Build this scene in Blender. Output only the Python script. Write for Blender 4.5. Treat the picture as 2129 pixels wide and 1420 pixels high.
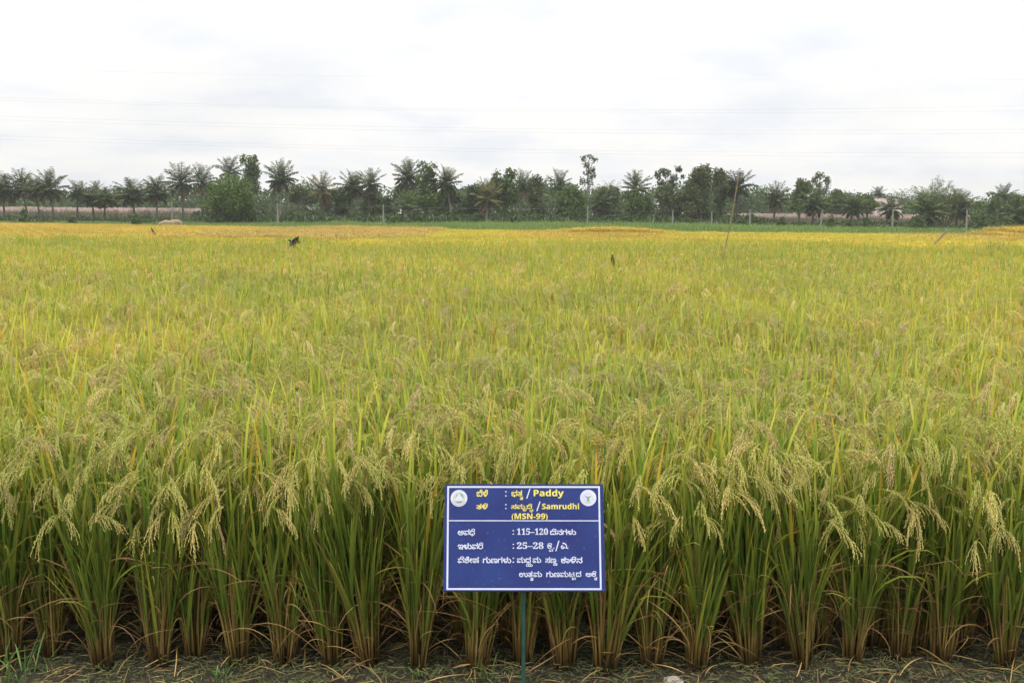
import bpy, bmesh, math, random
import numpy as np
from mathutils import Matrix, Vector

for o in list(bpy.data.objects):
    bpy.data.objects.remove(o)
SC = bpy.context.scene
COL = SC.collection
R = math.radians
rng = np.random.default_rng(7)
random.seed(7)

# ------------------------------------------------------------------ camera
EYE = 1.9
FPX = 2290.0                      # focal length in pixels of the 2129 px wide photograph
PITCH = math.atan((710 - 445) / FPX)
ROLL = R(0.40)
cam = bpy.data.cameras.new('camera')
cam.sensor_width = 36.0
cam.lens = 36.0 * FPX / 2129
cam.clip_start = 0.05
cam.clip_end = 6000
cam_o = bpy.data.objects.new('camera', cam)
COL.objects.link(cam_o)
CAM_R = Matrix.Rotation(math.pi / 2 - PITCH, 3, 'X') @ Matrix.Rotation(ROLL, 3, 'Z')
cam_o.matrix_world = Matrix.Translation((0, 0, EYE)) @ CAM_R.to_4x4()
SC.camera = cam_o

def ray(px, py):
    return CAM_R @ Vector(((px - 1064.5) / FPX, -(py - 710) / FPX, -1.0))

def at_dist(px, py, Y):           # where the sight line through a photo pixel is Y metres away
    d = ray(px, py)
    return Vector((0, 0, EYE)) + d * (Y / d.y)

def at_ground(px, py, z=0.0):
    d = ray(px, py)
    return Vector((0, 0, EYE)) + d * ((z - EYE) / d.z)

# ------------------------------------------------------------------ world, sun, exposure
SUN_EL, SUN_AZ = R(72), R(205)    # azimuth clockwise from +Y: behind the camera, a little to the left
world = bpy.data.worlds.new('World')
SC.world = world
world.use_nodes = True
nt = world.node_tree
nt.nodes.clear()
def wn(t, **k):
    n = nt.nodes.new(t)
    for a, b in k.items():
        setattr(n, a, b)
    return n
def mth(tree, op, a, b=None, clamp=False):
    n = tree.nodes.new('ShaderNodeMath')
    n.operation = op
    n.use_clamp = clamp
    for i, v in enumerate((a, b)):
        if v is None:
            continue
        if isinstance(v, (int, float)):
            n.inputs[i].default_value = v
        else:
            tree.links.new(v, n.inputs[i])
    return n.outputs[0]
def ramp(tree, fac, stops):
    n = tree.nodes.new('ShaderNodeValToRGB')
    cr = n.color_ramp
    while len(cr.elements) < len(stops):
        cr.elements.new(0.5)
    for e, (p, c) in zip(cr.elements, stops):
        e.position = p
        e.color = (*c, 1) if len(c) == 3 else c
    tree.links.new(fac, n.inputs[0])
    return n.outputs[0]
def mixc(tree, fac, a, b, mode='MIX'):
    n = tree.nodes.new('ShaderNodeMix')
    n.data_type = 'RGBA'
    n.blend_type = mode
    for s, v in ((n.inputs[0], fac), (n.inputs[6], a), (n.inputs[7], b)):
        if hasattr(v, 'links'):
            tree.links.new(v, s)
        elif isinstance(v, (int, float)):
            s.default_value = v
        else:
            s.default_value = (*v, 1)
    return n.outputs[2]
sky = wn('ShaderNodeTexSky', sky_type='NISHITA', sun_disc=False)
sky.sun_elevation = SUN_EL
sky.sun_rotation = SUN_AZ
sky.dust_density = 3.0
bg_sky = wn('ShaderNodeBackground')
bg_sky.inputs[1].default_value = 0.12
nt.links.new(sky.outputs[0], bg_sky.inputs[0])
tc = wn('ShaderNodeTexCoord')
sep = wn('ShaderNodeSeparateXYZ')
nt.links.new(tc.outputs['Generated'], sep.inputs[0])
el = mth(nt, 'MAXIMUM', sep.outputs[2], 0.0)
# the cloud layer: noise on a plane overhead, so it flattens to streaks at the horizon
den = mth(nt, 'ADD', el, 0.20)
cu = mth(nt, 'DIVIDE', sep.outputs[0], den)
cv = mth(nt, 'DIVIDE', sep.outputs[1], den)
comb = wn('ShaderNodeCombineXYZ')
nt.links.new(cu, comb.inputs[0]); nt.links.new(cv, comb.inputs[1])
n1 = wn('ShaderNodeTexNoise'); n1.inputs['Scale'].default_value = 2.2; n1.inputs['Detail'].default_value = 7; n1.inputs['Roughness'].default_value = 0.52
n2 = wn('ShaderNodeTexNoise'); n2.inputs['Scale'].default_value = 0.8; n2.inputs['Detail'].default_value = 4
nt.links.new(comb.outputs[0], n1.inputs['Vector'])
off = wn('ShaderNodeVectorMath', operation='ADD'); off.inputs[1].default_value = (7.3, 2.1, 0.4)
nt.links.new(comb.outputs[0], off.inputs[0]); nt.links.new(off.outputs[0], n2.inputs['Vector'])
cloudcol = ramp(nt, n1.outputs[0], [(0.34, (0.86, 0.885, 0.935)), (0.45, (0.94, 0.948, 0.968)), (0.56, (1.0, 0.99, 0.975))])
tint = ramp(nt, el, [(0.0, (0.925, 0.92, 0.92)), (0.10, (0.965, 0.96, 0.96)), (0.30, (1.0, 1.0, 1.015)), (1.0, (1.0, 1.0, 1.03))])
cloudcol = mixc(nt, 1.0, cloudcol, tint, 'MULTIPLY')
# an overcast sky is about three times as bright overhead as at the horizon
lum = mth(nt, 'ADD', mth(nt, 'MULTIPLY', mth(nt, 'POWER', el, 1.6), 2.6), 1.02)
bg_cl = wn('ShaderNodeBackground')
nt.links.new(cloudcol, bg_cl.inputs[0])
nt.links.new(mth(nt, 'MULTIPLY', lum, 1.0), bg_cl.inputs[1])
cover = ramp(nt, n2.outputs[0], [(0.30, (0.86,) * 3), (0.5, (0.97,) * 3)])
mx = wn('ShaderNodeMixShader')
nt.links.new(cover, mx.inputs[0]); nt.links.new(bg_sky.outputs[0], mx.inputs[1]); nt.links.new(bg_cl.outputs[0], mx.inputs[2])
out = wn('ShaderNodeOutputWorld')
nt.links.new(mx.outputs[0], out.inputs[0])

sun = bpy.data.lights.new('sun', 'SUN')
sun.energy = 1.9
sun.angle = R(20)
sun.color = (1.0, 0.96, 0.90)
sun_o = bpy.data.objects.new('sun', sun)
COL.objects.link(sun_o)
to_sun = Vector((math.sin(SUN_AZ) * math.cos(SUN_EL), math.cos(SUN_AZ) * math.cos(SUN_EL), math.sin(SUN_EL)))
sun_o.rotation_euler = to_sun.to_track_quat('Z', 'Y').to_euler()
sun_o.location = to_sun * 300
SC.view_settings.view_transform = 'Standard'
SC.view_settings.look = 'None'
SC.view_settings.exposure = 0.0
SC.view_settings.gamma = 1.0
SC.render.engine = 'CYCLES'
SC.cycles.max_bounces = 5
SC.cycles.diffuse_bounces = 3
SC.cycles.transmission_bounces = 2
SC.cycles.volume_bounces = 1
SC.render.filter_size = 1.7

# ------------------------------------------------------------------ helpers
class MB:
    """collects triangles with a colour per vertex"""
    def __init__(s):
        s.v, s.f, s.c, s.n = [], [], [], 0
    def add(s, v, f, c):
        v = np.asarray(v, float).reshape(-1, 3)
        c = np.asarray(c, float)
        if c.ndim == 1:
            c = np.tile(c, (len(v), 1))
        s.v.append(v); s.f.append(np.asarray(f, int).reshape(-1, 3) + s.n); s.c.append(c)
        s.n += len(v)
    def arr(s):
        if not s.v:
            return np.zeros((0, 3)), np.zeros((0, 3), int), np.zeros((0, 3))
        return np.concatenate(s.v), np.concatenate(s.f), np.concatenate(s.c)
    def merge(s, o, M=None, T=(0, 0, 0), tint=1.0):
        v, f, c = o.arr()
        if len(v):
            if M is not None:
                v = v @ M.T
            s.add(v + np.asarray(T), f, c * np.asarray(tint))

def mesh_of(name, mb, mat, smooth=True):
    v, f, c = mb.arr()
    me = bpy.data.meshes.new(name)
    me.vertices.add(len(v)); me.vertices.foreach_set('co', v.astype(np.float32).ravel())
    me.loops.add(len(f) * 3); me.loops.foreach_set('vertex_index', f.astype(np.int32).ravel())
    me.polygons.add(len(f)); me.polygons.foreach_set('loop_start', np.arange(0, len(f) * 3, 3, dtype=np.int32))
    if smooth:
        me.polygons.foreach_set('use_smooth', np.ones(len(f), bool))
    at = me.color_attributes.new('Col', 'FLOAT_COLOR', 'POINT')
    at.data.foreach_set('color', np.hstack([c, np.ones((len(c), 1))]).astype(np.float32).ravel())
    me.materials.append(mat)
    me.update(calc_edges=True)
    return me

def link(name, me, parent=None, loc=None):
    o = bpy.data.objects.new(name, me)
    COL.objects.link(o)
    if parent:
        o.parent = parent
    if loc is not None:
        o.location = loc
    return o

def tag(o, label=None, cat=None, group=None, kind=None):
    for k, v in (('label', label), ('category', cat), ('group', group), ('kind', kind)):
        if v:
            o[k] = v
    return o

def empty(name, loc=(0, 0, 0), rz=0.0):
    o = bpy.data.objects.new(name, None)
    o.empty_display_size = 0.1
    COL.objects.link(o)
    o.location = loc
    o.rotation_euler = (0, 0, rz)
    return o

def rotz(a):
    c, s = math.cos(a), math.sin(a)
    return np.array([[c, -s, 0], [s, c, 0], [0, 0, 1]])

# ------------------------------------------------------------------ materials
def new_mat(name):
    m = bpy.data.materials.new(name)
    m.use_nodes = True
    return m, m.node_tree, m.node_tree.nodes['Principled BSDF'], m.node_tree.nodes['Material Output']

def plant_mat(name, rough=0.55, transl=0.25, noise=0.0, nscale=0.4, spec=0.3, gain=1.0):
    m, t, p, o = new_mat(name)
    a = t.nodes.new('ShaderNodeVertexColor'); a.layer_name = 'Col'
    c = a.outputs[0]
    if noise > 0:                 # uneven ripeness over the field
        g = t.nodes.new('ShaderNodeNewGeometry')
        n = t.nodes.new('ShaderNodeTexNoise'); n.inputs['Scale'].default_value = nscale; n.inputs['Detail'].default_value = 3
        t.links.new(g.outputs['Position'], n.inputs['Vector'])
        lo, hi = 1 - noise, 1 + noise
        v = ramp(t, n.outputs[0], [(0.3, (lo * 0.92, lo, lo)), (0.7, (hi * 1.05, hi, hi * 0.95))])
        c = mixc(t, 1.0, c, v, 'MULTIPLY')
    if gain != 1.0:
        c = mixc(t, 1.0, c, (gain,) * 3, 'MULTIPLY')
    t.links.new(c, p.inputs['Base Color'])
    p.inputs['Roughness'].default_value = rough
    p.inputs['Specular IOR Level'].default_value = spec
    if transl > 0:
        tr = t.nodes.new('ShaderNodeBsdfTranslucent'); t.links.new(c, tr.inputs[0])
        mxs = t.nodes.new('ShaderNodeMixShader'); mxs.inputs[0].default_value = transl
        t.links.new(p.outputs[0], mxs.inputs[1]); t.links.new(tr.outputs[0], mxs.inputs[2])
        t.links.new(mxs.outputs[0], o.inputs[0])
    return m

def noise_mat(name, c1, c2, scale=5.0, rough=0.8, bump=0.0, detail=5, spec=0.3, metal=0.0):
    m, t, p, o = new_mat(name)
    tcn = t.nodes.new('ShaderNodeTexCoord')
    n = t.nodes.new('ShaderNodeTexNoise'); n.inputs['Scale'].default_value = scale; n.inputs['Detail'].default_value = detail
    t.links.new(tcn.outputs['Object'], n.inputs['Vector'])
    t.links.new(ramp(t, n.outputs[0], [(0.3, c1), (0.7, c2)]), p.inputs['Base Color'])
    p.inputs['Roughness'].default_value = rough
    p.inputs['Specular IOR Level'].default_value = spec
    p.inputs['Metallic'].default_value = metal
    if bump:
        b = t.nodes.new('ShaderNodeBump'); b.inputs['Strength'].default_value = bump; b.inputs['Distance'].default_value = 0.02
        t.links.new(n.outputs[0], b.inputs['Height']); t.links.new(b.outputs[0], p.inputs['Normal'])
    return m

M_RICE = plant_mat('rice', 0.55, 0.32, noise=0.10, nscale=0.35, spec=0.14)
M_FARRICE = plant_mat('ripe rice', 0.6, 0.25, noise=0.12, nscale=0.18, spec=0.1)
M_TREE = plant_mat('tree leaves', 0.6, 0.22, spec=0.06)
M_PALM = plant_mat('palm leaves', 0.55, 0.18, spec=0.08)
M_GRASS = plant_mat('grass', 0.6, 0.25, noise=0.18, nscale=0.12, spec=0.1)
M_BARK = noise_mat('bark', (0.06, 0.052, 0.04), (0.13, 0.115, 0.09), 6, 0.9, 0.4)
M_PALEBARK = noise_mat('pale bark', (0.13, 0.12, 0.10), (0.22, 0.20, 0.165), 6, 0.9, 0.3)
M_LITTER = plant_mat('plant litter', 0.8, 0.1)

# ------------------------------------------------------------------ the ground: mud in front, soil under the crop, rough grass beyond
m, t, p, o = new_mat('ground')
g = t.nodes.new('ShaderNodeNewGeometry')
sx = t.nodes.new('ShaderNodeSeparateXYZ'); t.links.new(g.outputs['Position'], sx.inputs[0])
n = t.nodes.new('ShaderNodeTexNoise'); n.inputs['Scale'].default_value = 9; n.inputs['Detail'].default_value = 9; n.inputs['Roughness'].default_value = 0.65
t.links.new(g.outputs['Position'], n.inputs['Vector'])
n3 = t.nodes.new('ShaderNodeTexNoise'); n3.inputs['Scale'].default_value = 1.7; n3.inputs['Detail'].default_value = 4
t.links.new(g.outputs['Position'], n3.inputs['Vector'])
mud = ramp(t, n.outputs[0], [(0.3, (0.016, 0.013, 0.007)), (0.55, (0.034, 0.028, 0.014)), (0.75, (0.058, 0.050, 0.024))])
turf = ramp(t, n3.outputs[0], [(0.3, (0.07, 0.10, 0.030)), (0.7, (0.14, 0.16, 0.05))])
far = mth(t, 'MULTIPLY', mth(t, 'SUBTRACT', sx.outputs[1], 60.0), 0.1, True)
t.links.new(mixc(t, far, mud, turf), p.inputs['Base Color'])
p.inputs['Roughness'].default_value = 0.85
b = t.nodes.new('ShaderNodeBump'); b.inputs['Strength'].default_value = 0.7; b.inputs['Distance'].default_value = 0.03
t.links.new(n.outputs[0], b.inputs['Height']); t.links.new(b.outputs[0], p.inputs['Normal'])
bm = bmesh.new()
# finer squares near the camera carry small hollows, one sheet to the horizon
xs = [-3000, -300, -30] + list(np.linspace(-5, 5, 81)) + [30, 300, 3000]
ys = [-300, -20] + list(np.linspace(1.5, 8, 53)) + [30, 100, 400, 3500]
grid = [[None] * len(xs) for _ in ys]
for j, y in enumerate(ys):
    for i, x in enumerate(xs):
        near = abs(x) < 4.9 and 1.6 < y < 7.9
        z = 0.012 * math.sin(x * 7 + 2 * math.sin(y * 5)) * math.cos(y * 9 + x * 3) if near else 0.0
        grid[j][i] = bm.verts.new((x, y, z))
for j in range(len(ys) - 1):
    for i in range(len(xs) - 1):
        bm.faces.new((grid[j][i], grid[j][i + 1], grid[j + 1][i + 1], grid[j + 1][i]))
me = bpy.data.meshes.new('ground'); bm.to_mesh(me); bm.free()
me.materials.append(m)
me.polygons.foreach_set('use_smooth', np.ones(len(me.polygons), bool))
tag(link('ground', me), kind='structure')

# ------------------------------------------------------------------ blade and rice builders
def curve3(p0, az, th0, th1, L, n, power=1.5, naz=0.0):
    s = np.linspace(0, 1, n + 1)
    sm = (s[:-1] + s[1:]) / 2
    th = th0 + (th1 - th0) * sm ** power
    a = az + naz * sm
    d = np.stack([np.sin(th) * np.cos(a), np.sin(th) * np.sin(a), np.cos(th)], 1)
    pts = np.vstack([[0, 0, 0], np.cumsum(d * (L / n), 0)]) + np.asarray(p0)
    dd = np.vstack([d[:1], (d[:-1] + d[1:]) / 2, d[-1:]])
    return pts, dd, s

def blade(mb, p0, az, th0, th1, L, w, n, cols, power=1.5, twist=0.0, base=0.55, peak=0.35, naz=0.0, tip=0.0):
    pts, d, s = curve3(p0, az, th0, th1, L, n, power, naz)
    side = np.array([-math.sin(az), math.cos(az), 0.0])
    tw = twist * (0.4 + 0.6 * s)
    x2 = np.cross(d, side)
    sv = side[None] * np.cos(tw)[:, None] + x2 * np.sin(tw)[:, None]
    prof = np.where(s < peak, base + (1 - base) * s / peak, tip + (1 - tip) * (1 - (np.maximum(s - peak, 0) / (1 - peak)) ** 1.7))
    hw = sv * (w / 2 * prof)[:, None]
    v = np.empty((2 * (n + 1), 3)); v[0::2] = pts - hw; v[1::2] = pts + hw
    k = np.arange(n) * 2
    f = np.concatenate([np.stack([k, k + 1, k + 3], 1), np.stack([k, k + 3, k + 2], 1)])
    cs = np.asarray(cols, float)
    pos = np.linspace(0, 1, len(cs))
    c = np.stack([np.interp(s, pos, cs[:, i]) for i in range(3)], 1)
    mb.add(v, f, np.repeat(c, 2, 0))
    return pts, d

def tube(mb, pts, rad, cols, k=5):
    pts = np.asarray(pts, float); n = len(pts)
    rad = np.broadcast_to(np.asarray(rad, float), (n,))
    d = np.gradient(pts, axis=0); d /= np.linalg.norm(d, axis=1)[:, None] + 1e-9
    ref = np.where(np.abs(d[:, 2:3]) > 0.9, np.array([[1.0, 0, 0]]), np.array([[0, 0, 1.0]]))
    a = np.cross(d, ref); a /= np.linalg.norm(a, axis=1)[:, None] + 1e-9
    b = np.cross(d, a)
    ang = np.linspace(0, 2 * math.pi, k, endpoint=False)
    v = pts[:, None] + rad[:, None, None] * (a[:, None] * np.cos(ang)[None, :, None] + b[:, None] * np.sin(ang)[None, :, None])
    v = v.reshape(-1, 3)
    f = []
    for i in range(n - 1):
        for j in range(k):
            q = (i * k + j, i * k + (j + 1) % k, (i + 1) * k + (j + 1) % k, (i + 1) * k + j)
            f += [(q[0], q[1], q[2]), (q[0], q[2], q[3])]
    for j in range(1, k - 1):
        f += [(0, j + 1, j), ((n - 1) * k, (n - 1) * k + j, (n - 1) * k + j + 1)]
    cs = np.asarray(cols, float)
    if cs.ndim == 1:
        cs = np.tile(cs, (2, 1))
    s = np.linspace(0, 1, n); pos = np.linspace(0, 1, len(cs))
    c = np.stack([np.interp(s, pos, cs[:, i]) for i in range(3)], 1)
    mb.add(v, f, np.repeat(c, k, 0))

def grains(mb, P, D, L, W, col, jit=0.25):
    """pointed seed husks at P along D, all at once"""
    n = len(P)
    D = D + rng.normal(0, jit, D.shape); D /= np.linalg.norm(D, axis=1)[:, None]
    rx = rng.normal(0, 1, D.shape); a = np.cross(D, rx); a /= np.linalg.norm(a, axis=1)[:, None] + 1e-9
    b = np.cross(D, a)
    L = L * rng.uniform(0.8, 1.2, n)[:, None]; w = W / 2
    m_ = P + D * L * 0.42
    V = np.stack([P, m_ + a * w, m_ + b * w * 0.7, m_ - a * w, m_ - b * w * 0.7, P + D * L], 1).reshape(-1, 3)
    base = np.array([[0, 2, 1], [0, 3, 2], [0, 4, 3], [0, 1, 4], [5, 1, 2], [5, 2, 3], [5, 3, 4], [5, 4, 1]])
    F = (np.arange(n)[:, None, None] * 6 + base[None]).reshape(-1, 3)
    C = np.asarray(col)[None] * rng.uniform(0.78, 1.2, (n, 1)) * rng.uniform(0.94, 1.06, (n, 3))
    mb.add(V, F, np.repeat(C, 6, 0))

G_DEEP = np.array((0.105, 0.17, 0.024))
G_MID = np.array((0.235, 0.305, 0.045))
G_TIP = np.array((0.45, 0.47, 0.065))
G_GOLD = np.array((0.56, 0.40, 0.045))
C_STRAW = np.array((0.36, 0.235, 0.085))
C_BROWN = np.array((0.20, 0.115, 0.05))
P_GREEN = np.array((0.60, 0.585, 0.165))
P_STRAW = np.array((0.71, 0.575, 0.225))
P_PINK = np.array((0.66, 0.49, 0.25))

def panicle(p0, az, th0, L, lod=0, col=None, droop=None):
    mb = MB()
    if col is None:
        u = rng.random()
        col = P_GREEN * (1 - u) + P_STRAW * u if rng.random() > 0.11 else P_PINK
        col = col * rng.uniform(0.80, 1.04)
    droop = droop if droop is not None else R(rng.uniform(120, 172))
    n = 10 if lod == 0 else 5
    pts, d, s = curve3(p0, az, th0, droop, L, n, 0.85, naz=rng.normal(0, 0.3))
    stalkc = np.array((0.30, 0.34, 0.07))
    if lod == 0:
        tube(mb, pts, np.linspace(0.0017, 0.0006, len(pts)), stalkc, 3)
    nb = (13 if lod == 0 else 7)
    for i in range(nb):
        u = 0.30 + 0.70 * (i + rng.random() * 0.6) / nb
        u = min(u, 1.0)
        q = np.array([np.interp(u, s, pts[:, j]) for j in range(3)])
        dd = np.array([np.interp(u, s, d[:, j]) for j in range(3)])
        dd = dd / np.linalg.norm(dd) + rng.normal(0, 0.19, 3); dd[2] -= 0.22
        dd /= np.linalg.norm(dd)
        bl = (0.115 - 0.06 * u) * rng.uniform(0.8, 1.25) * (L / 0.26)
        az2 = math.atan2(dd[1], dd[0]); th2 = math.acos(max(-1, min(1, dd[2])))
        bp, bd, bs = curve3(q, az2, th2, th2 + (math.pi - th2) * 0.65, bl, 5, 1.0)
        if lod == 0:
            tube(mb, bp, 0.0006, stalkc * 1.1, 3)
            m_ = max(4, int(bl / 0.0062))
            u2 = np.linspace(0.12, 1, m_)
            P = np.stack([np.interp(u2, bs, bp[:, j]) for j in range(3)], 1)
            D = np.stack([np.interp(u2, bs, bd[:, j]) for j in range(3)], 1)
            grains(mb, P, D, 0.0105, 0.0050, col, 0.28)
        else:
            m_ = 6
            u2 = np.linspace(0.1, 0.95, m_)
            P = np.stack([np.interp(u2, bs, bp[:, j]) for j in range(3)], 1)
            D = np.stack([np.interp(u2, bs, bd[:, j]) for j in range(3)], 1)
            grains(mb, P, D, 0.024, 0.0076, col * 0.98, 0.35)
    return mb

def leafcols(kind):
    if 0.79 < kind < 0.81 and rng.random() < 0.16:
        return [G_DEEP, np.array((0.26, 0.21, 0.045)), C_STRAW * 0.85]
    if kind < 0.055:
        return [G_MID * 0.9, G_GOLD, G_GOLD * np.array((1.05, 0.75, 0.9))]
    if kind < 0.40:
        return [G_MID, G_TIP, G_TIP * np.array((1.15, 0.98, 0.9))]
    if kind < 0.52:
        return [G_DEEP, np.array((0.17, 0.29, 0.038)) * rng.uniform(0.85, 1.15), np.array((0.30, 0.42, 0.05)) * rng.uniform(0.85, 1.1)]
    return [G_DEEP * 1.1, G_MID * rng.uniform(0.85, 1.1), G_TIP * rng.uniform(0.75, 1.0)]

def hill(lod=0, ncul=23, hscale=1.0, face=None):
    """one rice hill: stems, leaves, dry leaves and a list of panicles"""
    st, lf, dry, pans = MB(), MB(), MB(), []
    for i in range(ncul):
        a0 = rng.uniform(0, 2 * math.pi); r0 = 0.042 * math.sqrt(rng.random())
        p0 = np.array([r0 * math.cos(a0), r0 * math.sin(a0), 0.0])
        lean = R(1.0 + 6.5 * r0 / 0.042 * rng.random() + abs(rng.normal(0, 2.6)))
        az = a0 + rng.normal(0, 0.5)
        hc = (rng.uniform(0.60, 0.80) if rng.random() > 0.25 else rng.uniform(0.46, 0.62)) * hscale
        pts, d, s = curve3(p0, az, lean, lean * rng.uniform(0.6, 1.7), hc, 5, 1.0)
        if lod == 0:
            k = rng.uniform(0.7, 1.25); mixk = rng.random() ** 1.5
            tube(st, pts, np.interp(s, [0, 0.25, 1], [0.0046, 0.0042, 0.0022]),
                 np.array([C_BROWN * 0.9 * k, C_STRAW * 0.84 * k * np.array((1.0, 1.08, 0.85)), G_DEEP * 0.8 * (1 - mixk) + C_STRAW * 0.75 * mixk, G_DEEP * 0.95 * k, G_DEEP * 1.05, G_MID * 0.75]), 4)
        nl = 4 if lod == 0 else 2
        for j in range(nl):
            u = (0.20, 0.44, 0.68, 1.0)[j] * rng.uniform(0.85, 1.0) if lod == 0 else (0.62, 1.0)[j]
            q = np.array([np.interp(u, s, pts[:, c]) for c in range(3)])
            la = az + rng.normal(0, 1.2)
            top = j == nl - 1
            Lf = rng.uniform(0.28, 0.50) if top else rng.uniform(0.34, 0.52)
            t0 = R(rng.uniform(3, 15)) if top else R(rng.uniform(3, 19))
            t1 = t0 + R(abs(rng.normal(6, 14))) + (R(rng.uniform(30, 100)) if rng.random() < 0.13 else 0)
            cols = leafcols(rng.random() if (top or rng.random() < 0.3) else 0.8)
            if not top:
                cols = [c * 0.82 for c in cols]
            blade(lf, q, la, t0, t1, Lf * hscale, rng.uniform(0.0105, 0.0145) * (1.0 if lod == 0 else 1.15), 6 if lod == 0 else 3, cols,
                  2.0, twist=rng.uniform(-1.5, 1.5), base=0.7, peak=0.3)
        if rng.random() < (0.52 if lod == 0 else 0.90):
            q = pts[-1]
            pa = az + rng.normal(0, 0.9)
            if face is not None and rng.random() < 0.25:
                pa = face + rng.normal(0, 0.7)
            # the neck rises out of the flag leaf sheath, then the head arches over
            npts, nd, _ = curve3(q, pa, lean, R(rng.uniform(18, 38)), rng.uniform(0.10, 0.24) * hscale, 4, 1.0)
            if lod == 0:
                tube(st, npts, 0.0018, np.array([G_MID * 0.8, G_MID]), 3)
            th = math.acos(max(-1, min(1, nd[-1][2])))
            pans.append(panicle(npts[-1], pa, th, rng.uniform(0.22, 0.32), lod))
    if lod == 0:
        for i in range(16):       # dead sheaths and blades still clinging to the stems
            a0 = rng.uniform(0, 2 * math.pi)
            r0 = rng.uniform(0.02, 0.05)
            c = (C_STRAW * np.array((0.95, 1.0, 0.8)) if rng.random() < 0.6 else C_BROWN * 1.3) * rng.uniform(0.65, 1.25)
            blade(dry, (r0 * math.cos(a0), r0 * math.sin(a0), rng.uniform(0.0, 0.16)), a0 + rng.normal(0, 0.6), R(rng.uniform(0, 9)), R(rng.uniform(4, 34)), rng.uniform(0.22, 0.48), rng.uniform(0.005, 0.010), 6,
                  [c * 0.85, c, c * 1.15], 1.8, twist=rng.uniform(-1.5, 1.5), base=0.9)
        for i in range(46):
            a0 = rng.uniform(0, 2 * math.pi)
            h0 = rng.uniform(0.03, 0.46)
            q = np.array([0.045 * math.cos(a0), 0.045 * math.sin(a0), h0])
            k = rng.uniform(0.6, 1.5)
            c = (C_STRAW if rng.random() < 0.5 else C_BROWN * 1.25) * k
            kink = rng.uniform(0.6, 3.0)
            blade(dry, q, a0 + rng.normal(0, 0.9), R(rng.uniform(8, 60)), R(rng.uniform(70, 200)), rng.uniform(0.14, 0.48), rng.uniform(0.002, 0.0055), 9,
                  [c, c * 1.15, c * 0.9], kink, twist=rng.uniform(-2.5, 2.5), naz=rng.normal(0, 1.3), base=0.8)
    return st, lf, dry, pans

HEAD_LIFT = (1.14, 1.13, 1.28)        # heads behind the front rows painted lighter to offset the grains' self-shadowing
def joined(parts):
    mb = MB()
    for q in parts:
        mb.merge(q, tint=HEAD_LIFT)
    return mb

# ------------------------------------------------------------------ the nearest rice plants, each a thing of its own
VARS = []
for i in range(12):
    st, lf, dry, pans = hill(0, (25, 30, 21, 34, 27, 29)[i % 6], hscale=1.0 + 0.035 * ((i % 3) - 1), face=-math.pi / 2 if i < 8 else None)
    VARS.append(dict(stems=mesh_of('stems', st, M_RICE), leaves=mesh_of('leaves', lf, M_RICE), dry=mesh_of('dry_leaves', dry, M_RICE),
                     pans=[mesh_of('panicle', q, M_RICE) for q in pans], head=mesh_of('panicles', joined(pans), M_RICE),
                     raw=(st, lf, dry, joined(pans))))

def rice_plant(x, y, var, rz, sc, label, group, single_heads):
    t_ = empty('rice_plant', (x, y, 0), rz)
    t_.scale = (sc * random.uniform(0.88, 1.15), sc * random.uniform(0.88, 1.15), sc)
    t_.rotation_euler = (random.gauss(0, 0.035), random.gauss(0, 0.05), rz)
    tag(t_, label, 'rice plant', group)
    link('stems', var['stems'], t_)
    link('leaves', var['leaves'], t_)
    link('dry_leaves', var['dry'], t_)
    if single_heads:
        for q in var['pans']:
            link('panicle', q, t_)
    else:
        link('panicles', var['head'], t_)
    return t_

FRONT = [(-205, 1385), (-90, 1390), (22, 1378), (112, 1368), (215, 1384), (330, 1381), (407, 1370), (495, 1379), (590, 1381), (690, 1383), (765, 1385), (870, 1389), (992, 1393),
         (1085, 1380), (1173, 1386), (1257, 1396), (1355, 1386), (1447, 1391), (1560, 1384), (1672, 1387), (1772, 1377), (1868, 1371), (1957, 1376), (2088, 1386), (2190, 1384), (2290, 1384)]
ORD = ['first', 'second', 'third', 'fourth', 'fifth', 'sixth', 'seventh', 'eighth', 'ninth', 'tenth', 'eleventh', 'twelfth']
hills_xy = []
n_ind = 0
iL = [k for k, (a, b_) in enumerate(FRONT) if a < 1088]
iR = [k for k, (a, b_) in enumerate(FRONT) if a >= 1088]
for k, (px, py) in enumerate(FRONT):
    w_ = at_ground(px, py)
    if k == 13:
        lab = 'front row rice plant standing directly behind the green sign post'
    elif k in iL:
        lab = 'front row rice plant, %s to the left of the blue sign post' % ORD[min(11, 12 - k)]
    else:
        lab = 'front row rice plant, %s to the right of the blue sign post' % ORD[min(11, k - 14)]
    if px < 0 or px > 2129:
        lab = 'front row rice plant at the outer end of the row, beyond the %s' % ('leftmost plants' if px < 0 else 'rightmost plants')
        lab += {0: ', outermost', 25: ', outermost'}.get(k, '')
    if k == 2: lab = 'leftmost front row rice plant, beside the tuft of bright green grass'
    rice_plant(w_.x, w_.y, VARS[(0, 3, 5, 2, 7, 1, 4, 6)[k % 8]], random.gauss(0, 0.5), random.uniform(0.97, 1.03), lab, 'rice plants of the front row', True)
    n_ind += 1
row = 0
YROW = 4.44
last_row_y = 0
while True:
    row += 1
    y = YROW + 0.25 * row
    half = 0.465 * y * 1.03 + 0.25
    m_ = int(2 * half / 0.205) + 1
    if n_ind + m_ > 300:
        break
    for i in range(m_):
        x = -half + (i + 0.5 * (row % 2)) * 2 * half / m_ + random.gauss(0, 0.02)
        rice_plant(x, y + random.gauss(0, 0.025), VARS[(i * 5 + row * 3 + random.randrange(3)) % 12], random.uniform(0, 6.28), random.uniform(0.94, 1.05),
                   'green and gold rice plant with drooping heads in the crowded rows behind the front row', 'rice plants in the rows behind the front row', row == 1)
        n_ind += 1
    last_row_y = y

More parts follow.
